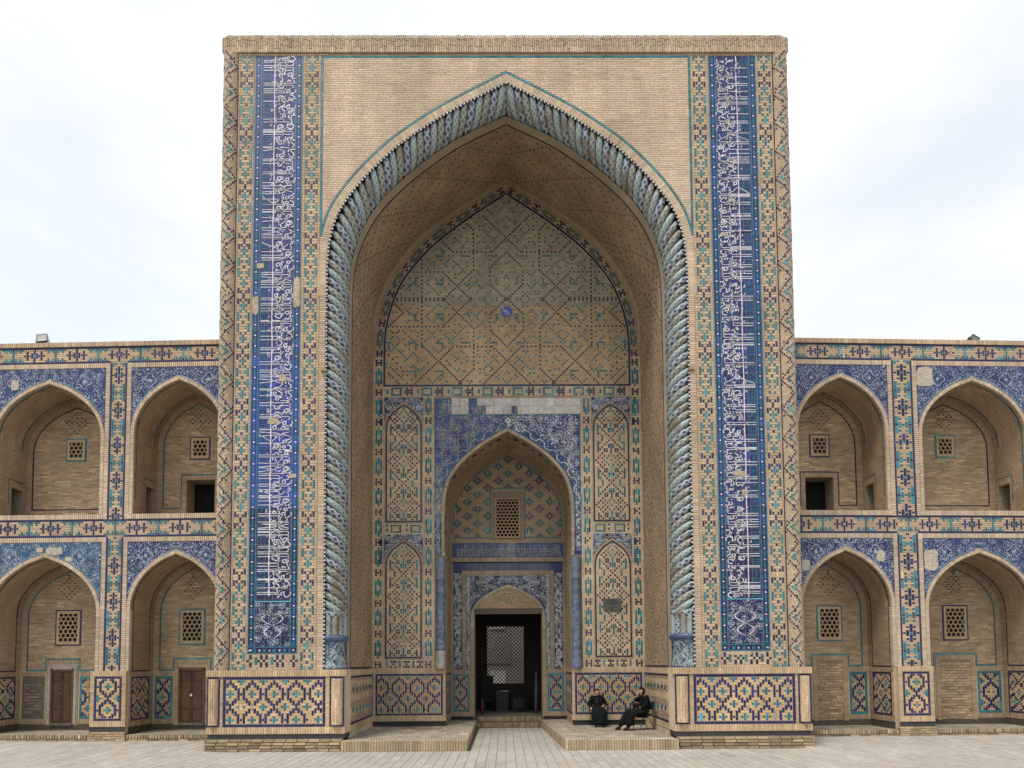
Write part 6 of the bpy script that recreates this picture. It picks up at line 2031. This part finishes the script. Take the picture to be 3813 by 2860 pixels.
def part(name, VQ, col, mat, parent):
    V, Q = VQ
    return link(name, mesh_np(name, V, Q, col, mat, True), parent)

BLACK = (.006, .006, .007)
def person(label, loc, rz, J, arms, head_c, turn, tilt, hair, dress):
    t = empty('person', label, 'person', loc, group='people sitting on the platform')
    t.rotation_euler = (0, 0, rz)
    E = [('pelvis', 'spine'), ('spine', 'chest'), ('chest', 'neckbase'), ('neckbase', 'neck')]
    for s in 'lr':
        E += [('chest', 'sh' + s), ('sh' + s, 'el' + s), ('el' + s, 'wr' + s), ('pelvis', 'hip' + s), ('hip' + s, 'kn' + s), ('kn' + s, 'an' + s), ('an' + s, 'toe' + s)]
    JB = dict(J)
    EB = list(E)
    for s, (td, pn, sd, cu) in arms.items(): hand_joints(JB, EB, 'wr' + s, td, pn, sd, 'h' + s, cu)
    V, Q = skin_arrays(JB, EB, 'pelvis')
    hv, hq, hc, hC = head_arrays(head_c, turn, tilt, 1.0)
    col = np.tile(np.array(SKINC), (len(Q), 1))
    fc = V[Q].mean(1)
    col[(fc[:, 2] < .35) | ((fc[:, 2] < .64) & (np.abs(fc[:, 0]) < .19) & (fc[:, 1] > -.6) & ~((np.abs(fc[:, 0]) > .1) & (fc[:, 2] > .6)))] = BLACK
    me = mesh_np('body', np.concatenate([V, hv]), np.concatenate([Q, hq + len(V)]), np.concatenate([col, hc]), SK, True)
    link('body', me, t)
    # hair: a cap over the skull, leaving the face free
    m = hC[hq].mean(1)
    keep = hair['keep'](m)
    ce = np.array(head_c)
    ids = np.unique(hq[keep]); lut = -np.ones(len(hv), int); lut[ids] = np.arange(len(ids))
    wob = 1 + .03 * np.sin(hC[ids, 0] * 17 + hC[ids, 2] * 13)
    HV = ce + (hv[ids] - ce) * (hair['vol'] * wob)[:, None]
    link('hair', mesh_np('hair', HV, lut[hq[keep]], (.012, .009, .008), CL, True), t)
    # jacket
    JJ = {k: (J[k][0], tuple(x + .028 for x in (J[k][1] if isinstance(J[k][1], tuple) else (J[k][1],) * 2))) for k in ('pelvis', 'spine', 'chest', 'shl', 'ell', 'shr', 'elr')}
    nb = np.array(J['neckbase'][0])
    JJ['collar'] = (tuple(nb + (0, 0, .0)), .085)
    for s in 'lr':
        a, b = np.array(J['el' + s][0]), np.array(J['wr' + s][0])
        JJ['cf' + s] = (tuple(a + (b - a) * .86), .044)
    EJ = [('pelvis', 'spine'), ('spine', 'chest'), ('chest', 'collar'), ('chest', 'shl'), ('shl', 'ell'), ('ell', 'cfl'), ('chest', 'shr'), ('shr', 'elr'), ('elr', 'cfr')]
    part('jacket', skin_arrays(JJ, EJ, 'pelvis'), BLACK, CL, t)
    dress(t, J)
    for s in 'lr':
        a, b = np.array(J['an' + s][0]), np.array(J['toe' + s][0])
        d = (b - a) * np.array([1, 1, 0]); d /= np.linalg.norm(d)
        heel = a - d * .04
        JS = {'h': ((heel[0], heel[1], .045), (.040, .040)), 'm': tuple([tuple((a + d * .07) * (1, 1, 0) + (0, 0, .042)), (.044, .036)]), 't': (tuple((a + d * .16) * (1, 1, 0) + (0, 0, .032)), (.036, .026)), 'a': (tuple(a + (0, 0, .07)), .05)}
        part('shoe', skin_arrays(JS, [('h', 'm'), ('m', 't'), ('h', 'a')], 'h'), (.012, .011, .011), CL, t)
    return t

def skirt(t, J):
    R = [((0, .03, .66), .15, .13, 0), ((0, -.02, .565), .20, .125, -.5), ((0, -.14, .52), .225, .08, -1.3), ((0, -.30, .505), .245, .065, -1.5), ((0, -.39, .475), .255, .075, -.9), ((0, -.42, .40), .25, .085, -.15), ((0, -.425, .25), .25, .10, 0.0), ((.0, -.425, .13), .26, .115, 0), ((0, -.425, .07), .265, .12, 0)]
    part('skirt', loft(R, 30, [0, 0, .01, .02, .03, .05, .065, .075, .08]), (.005, .009, .009), CL, t)
    s = Soup()
    for (x, y, z) in ((-.035, -.135, .87), (-.05, -.155, .78)): s.lathe((x, y, z), [(0, -.012), (.013, -.006), (.015, 0), (.0, .008)], (.6, .6, .62), ME, 8)
    s.obj('button', t)

def trousers(t, J):
    JT = {'pelvis': (J['pelvis'][0], (.17, .16))}
    for s in 'lr':
        for k, r in (('hip', .125), ('kn', .098)): JT[k + s] = (J[k + s][0], r)
        a = np.array(J['an' + s][0]); JT['an' + s] = (tuple(a + (0, 0, .0)), .085)
    part('trousers', skin_arrays(JT, [('pelvis', 'hipl'), ('hipl', 'knl'), ('knl', 'anl'), ('pelvis', 'hipr'), ('hipr', 'knr'), ('knr', 'anr')], 'pelvis'), (.009, .009, .010), CL, t)
    R = [((.0, .04, .60), .20, .16, 0), ((0, -.02, .54), .225, .18, -.3), ((.02, -.16, .52), .235, .13, -1.2), ((.03, -.30, .51), .22, .11, -1.3), ((.05, -.40, .47), .20, .11, -.9), ((.04, -.46, .36), .215, .11, -.25), ((.03, -.49, .24), .225, .125, -.1), ((.02, -.50, .15), .23, .13, -.1)]
    part('coat_skirt', loft(R, 26, [0, .02, .03, .03, .04, .06, .07, .08]), BLACK, CL, t)
    R = [((.0, -.20, .60), .15, .06, .3), ((.0, -.22, .66), .17, .08, .2), ((0, -.23, .74), .165, .075, .15), ((0, -.22, .80), .12, .05, .1)]
    part('folded_shawl', loft(R, 20, [.03, .03, .03, .03]), BLACK, CL, t)

def chair(label, loc, rz, seat_col):
    t = empty('chair', label, 'chair', loc, group='chairs on the platform')
    t.rotation_euler = (0, 0, rz)
    s = Soup()
    R = [((0, 0, .425), .20, .20, 0), ((0, 0, .43), .215, .215, 0), ((0, 0, .455), .22, .22, 0), ((0, 0, .468), .20, .20, 0)]
    part('seat', loft(R, 20), seat_col, CL, t)
    R = [((0, .235, .60), .19, .018, .0), ((0, .25, .64), .205, .022, 0), ((0, .27, .78), .205, .022, 0), ((0, .285, .84), .17, .015, 0)]
    part('backrest', loft(R, 20), seat_col, CL, t)
    for x in (-1, 1):
        s = Soup(); s.tube([(x * .19, -.10, .42), (x * .205, -.17, .2), (x * .215, -.23, 0.005)], .0115, (.012, .012, .013), ME, 8); s.obj('leg', t)
        s = Soup(); s.tube([(x * .19, .08, .42), (x * .205, .17, .2), (x * .215, .25, 0.005)], .0115, (.012, .012, .013), ME, 8); s.obj('leg', t)
        s = Soup(); s.tube([(x * .185, .14, .43), (x * .185, .22, .50), (x * .18, .255, .64), (x * .175, .275, .78)], .011, (.012, .012, .013), ME, 8); s.obj('back_post', t)
    s = Soup(); s.box((-.19, -.012, .415), (.19, .012, .43), (.012, .012, .013), ME); s.obj('seat_rail', t)

J1 = {'pelvis': ((0, .02, .54), (.15, .13)), 'spine': ((0, .04, .68), (.135, .11)), 'chest': ((0, .05, .83), (.15, .115)), 'neckbase': ((0, .03, .945), .06), 'neck': ((0, .01, 1.00), .05),
      'shl': ((-.165, .05, .89), .062), 'ell': ((-.255, .0, .68), .045), 'wrl': ((-.22, -.16, .56), .028),
      'shr': ((.165, .05, .89), .062), 'elr': ((.265, .02, .69), .045), 'wrr': ((.17, -.16, .645), .028),
      'hipl': ((-.09, -.05, .52), .10), 'knl': ((-.12, -.37, .49), .05), 'anl': ((-.11, -.42, .09), .04), 'toel': ((-.12, -.56, .03), .03),
      'hipr': ((.09, -.05, .52), .10), 'knr': ((.12, -.37, .49), .05), 'anr': ((.11, -.42, .09), .04), 'toer': ((.13, -.55, .03), .03)}
person('seated person in black jacket and long dark green skirt, facing the square', (2.84, 3.50, ZP), 0, J1,
       {'l': ((.05, -.35, -.9), (0, 1, -.2), 1, .35), 'r': ((-.8, -.5, -.25), (.0, .3, 1), -1, .5)}, (0, -.015, 1.075), 0.06, -.06,
       {'keep': lambda m: (m[:, 2] > .52) | ((m[:, 1] > -.12) & (m[:, 2] > -.55)), 'vol': 1.10}, skirt)
chair('plain chair with a dark purple seat under the person in the green skirt', (2.84, 3.56, ZP), 0, (.035, .02, .09))
J2 = {'pelvis': ((0, .02, .55), (.15, .14)), 'spine': ((0, .04, .70), (.14, .115)), 'chest': ((0, .05, .88), (.15, .12)), 'neckbase': ((0, .03, 1.01), .06), 'neck': ((0, .0, 1.06), .05),
      'shl': ((-.165, .05, .95), .062), 'ell': ((-.16, -.14, .86), .045), 'wrl': ((-.06, -.14, 1.02), .028),
      'shr': ((.165, .05, .95), .062), 'elr': ((.21, .0, .73), .045), 'wrr': ((.13, -.20, .66), .028),
      'hipl': ((-.09, -.06, .53), .10), 'knl': ((-.13, -.46, .55), .07), 'anl': ((-.14, -.70, .10), .042), 'toel': ((-.15, -.84, .03), .03),
      'hipr': ((.09, -.06, .53), .10), 'knr': ((.10, -.43, .53), .07), 'anr': ((.10, -.55, .10), .042), 'toer': ((.10, -.69, .03), .03)}
person('seated person all in black, hand raised to the chin, turned to the side', (4.03, 2.20, ZP), R_(-74), J2,
       {'l': ((.3, .05, .9), (0, -1, .2), 1, .6), 'r': ((-.6, -.7, -.1), (0, .1, 1), -1, .5)}, (0, -.03, 1.15), 0.1, .0,
       {'keep': lambda m: (m[:, 2] > .50) | ((m[:, 1] > -.18)), 'vol': 1.17}, trousers)
chair('black chair with slim metal legs under the person dressed in black', (4.04, 2.21, ZP), R_(-74), (.012, .012, .014))
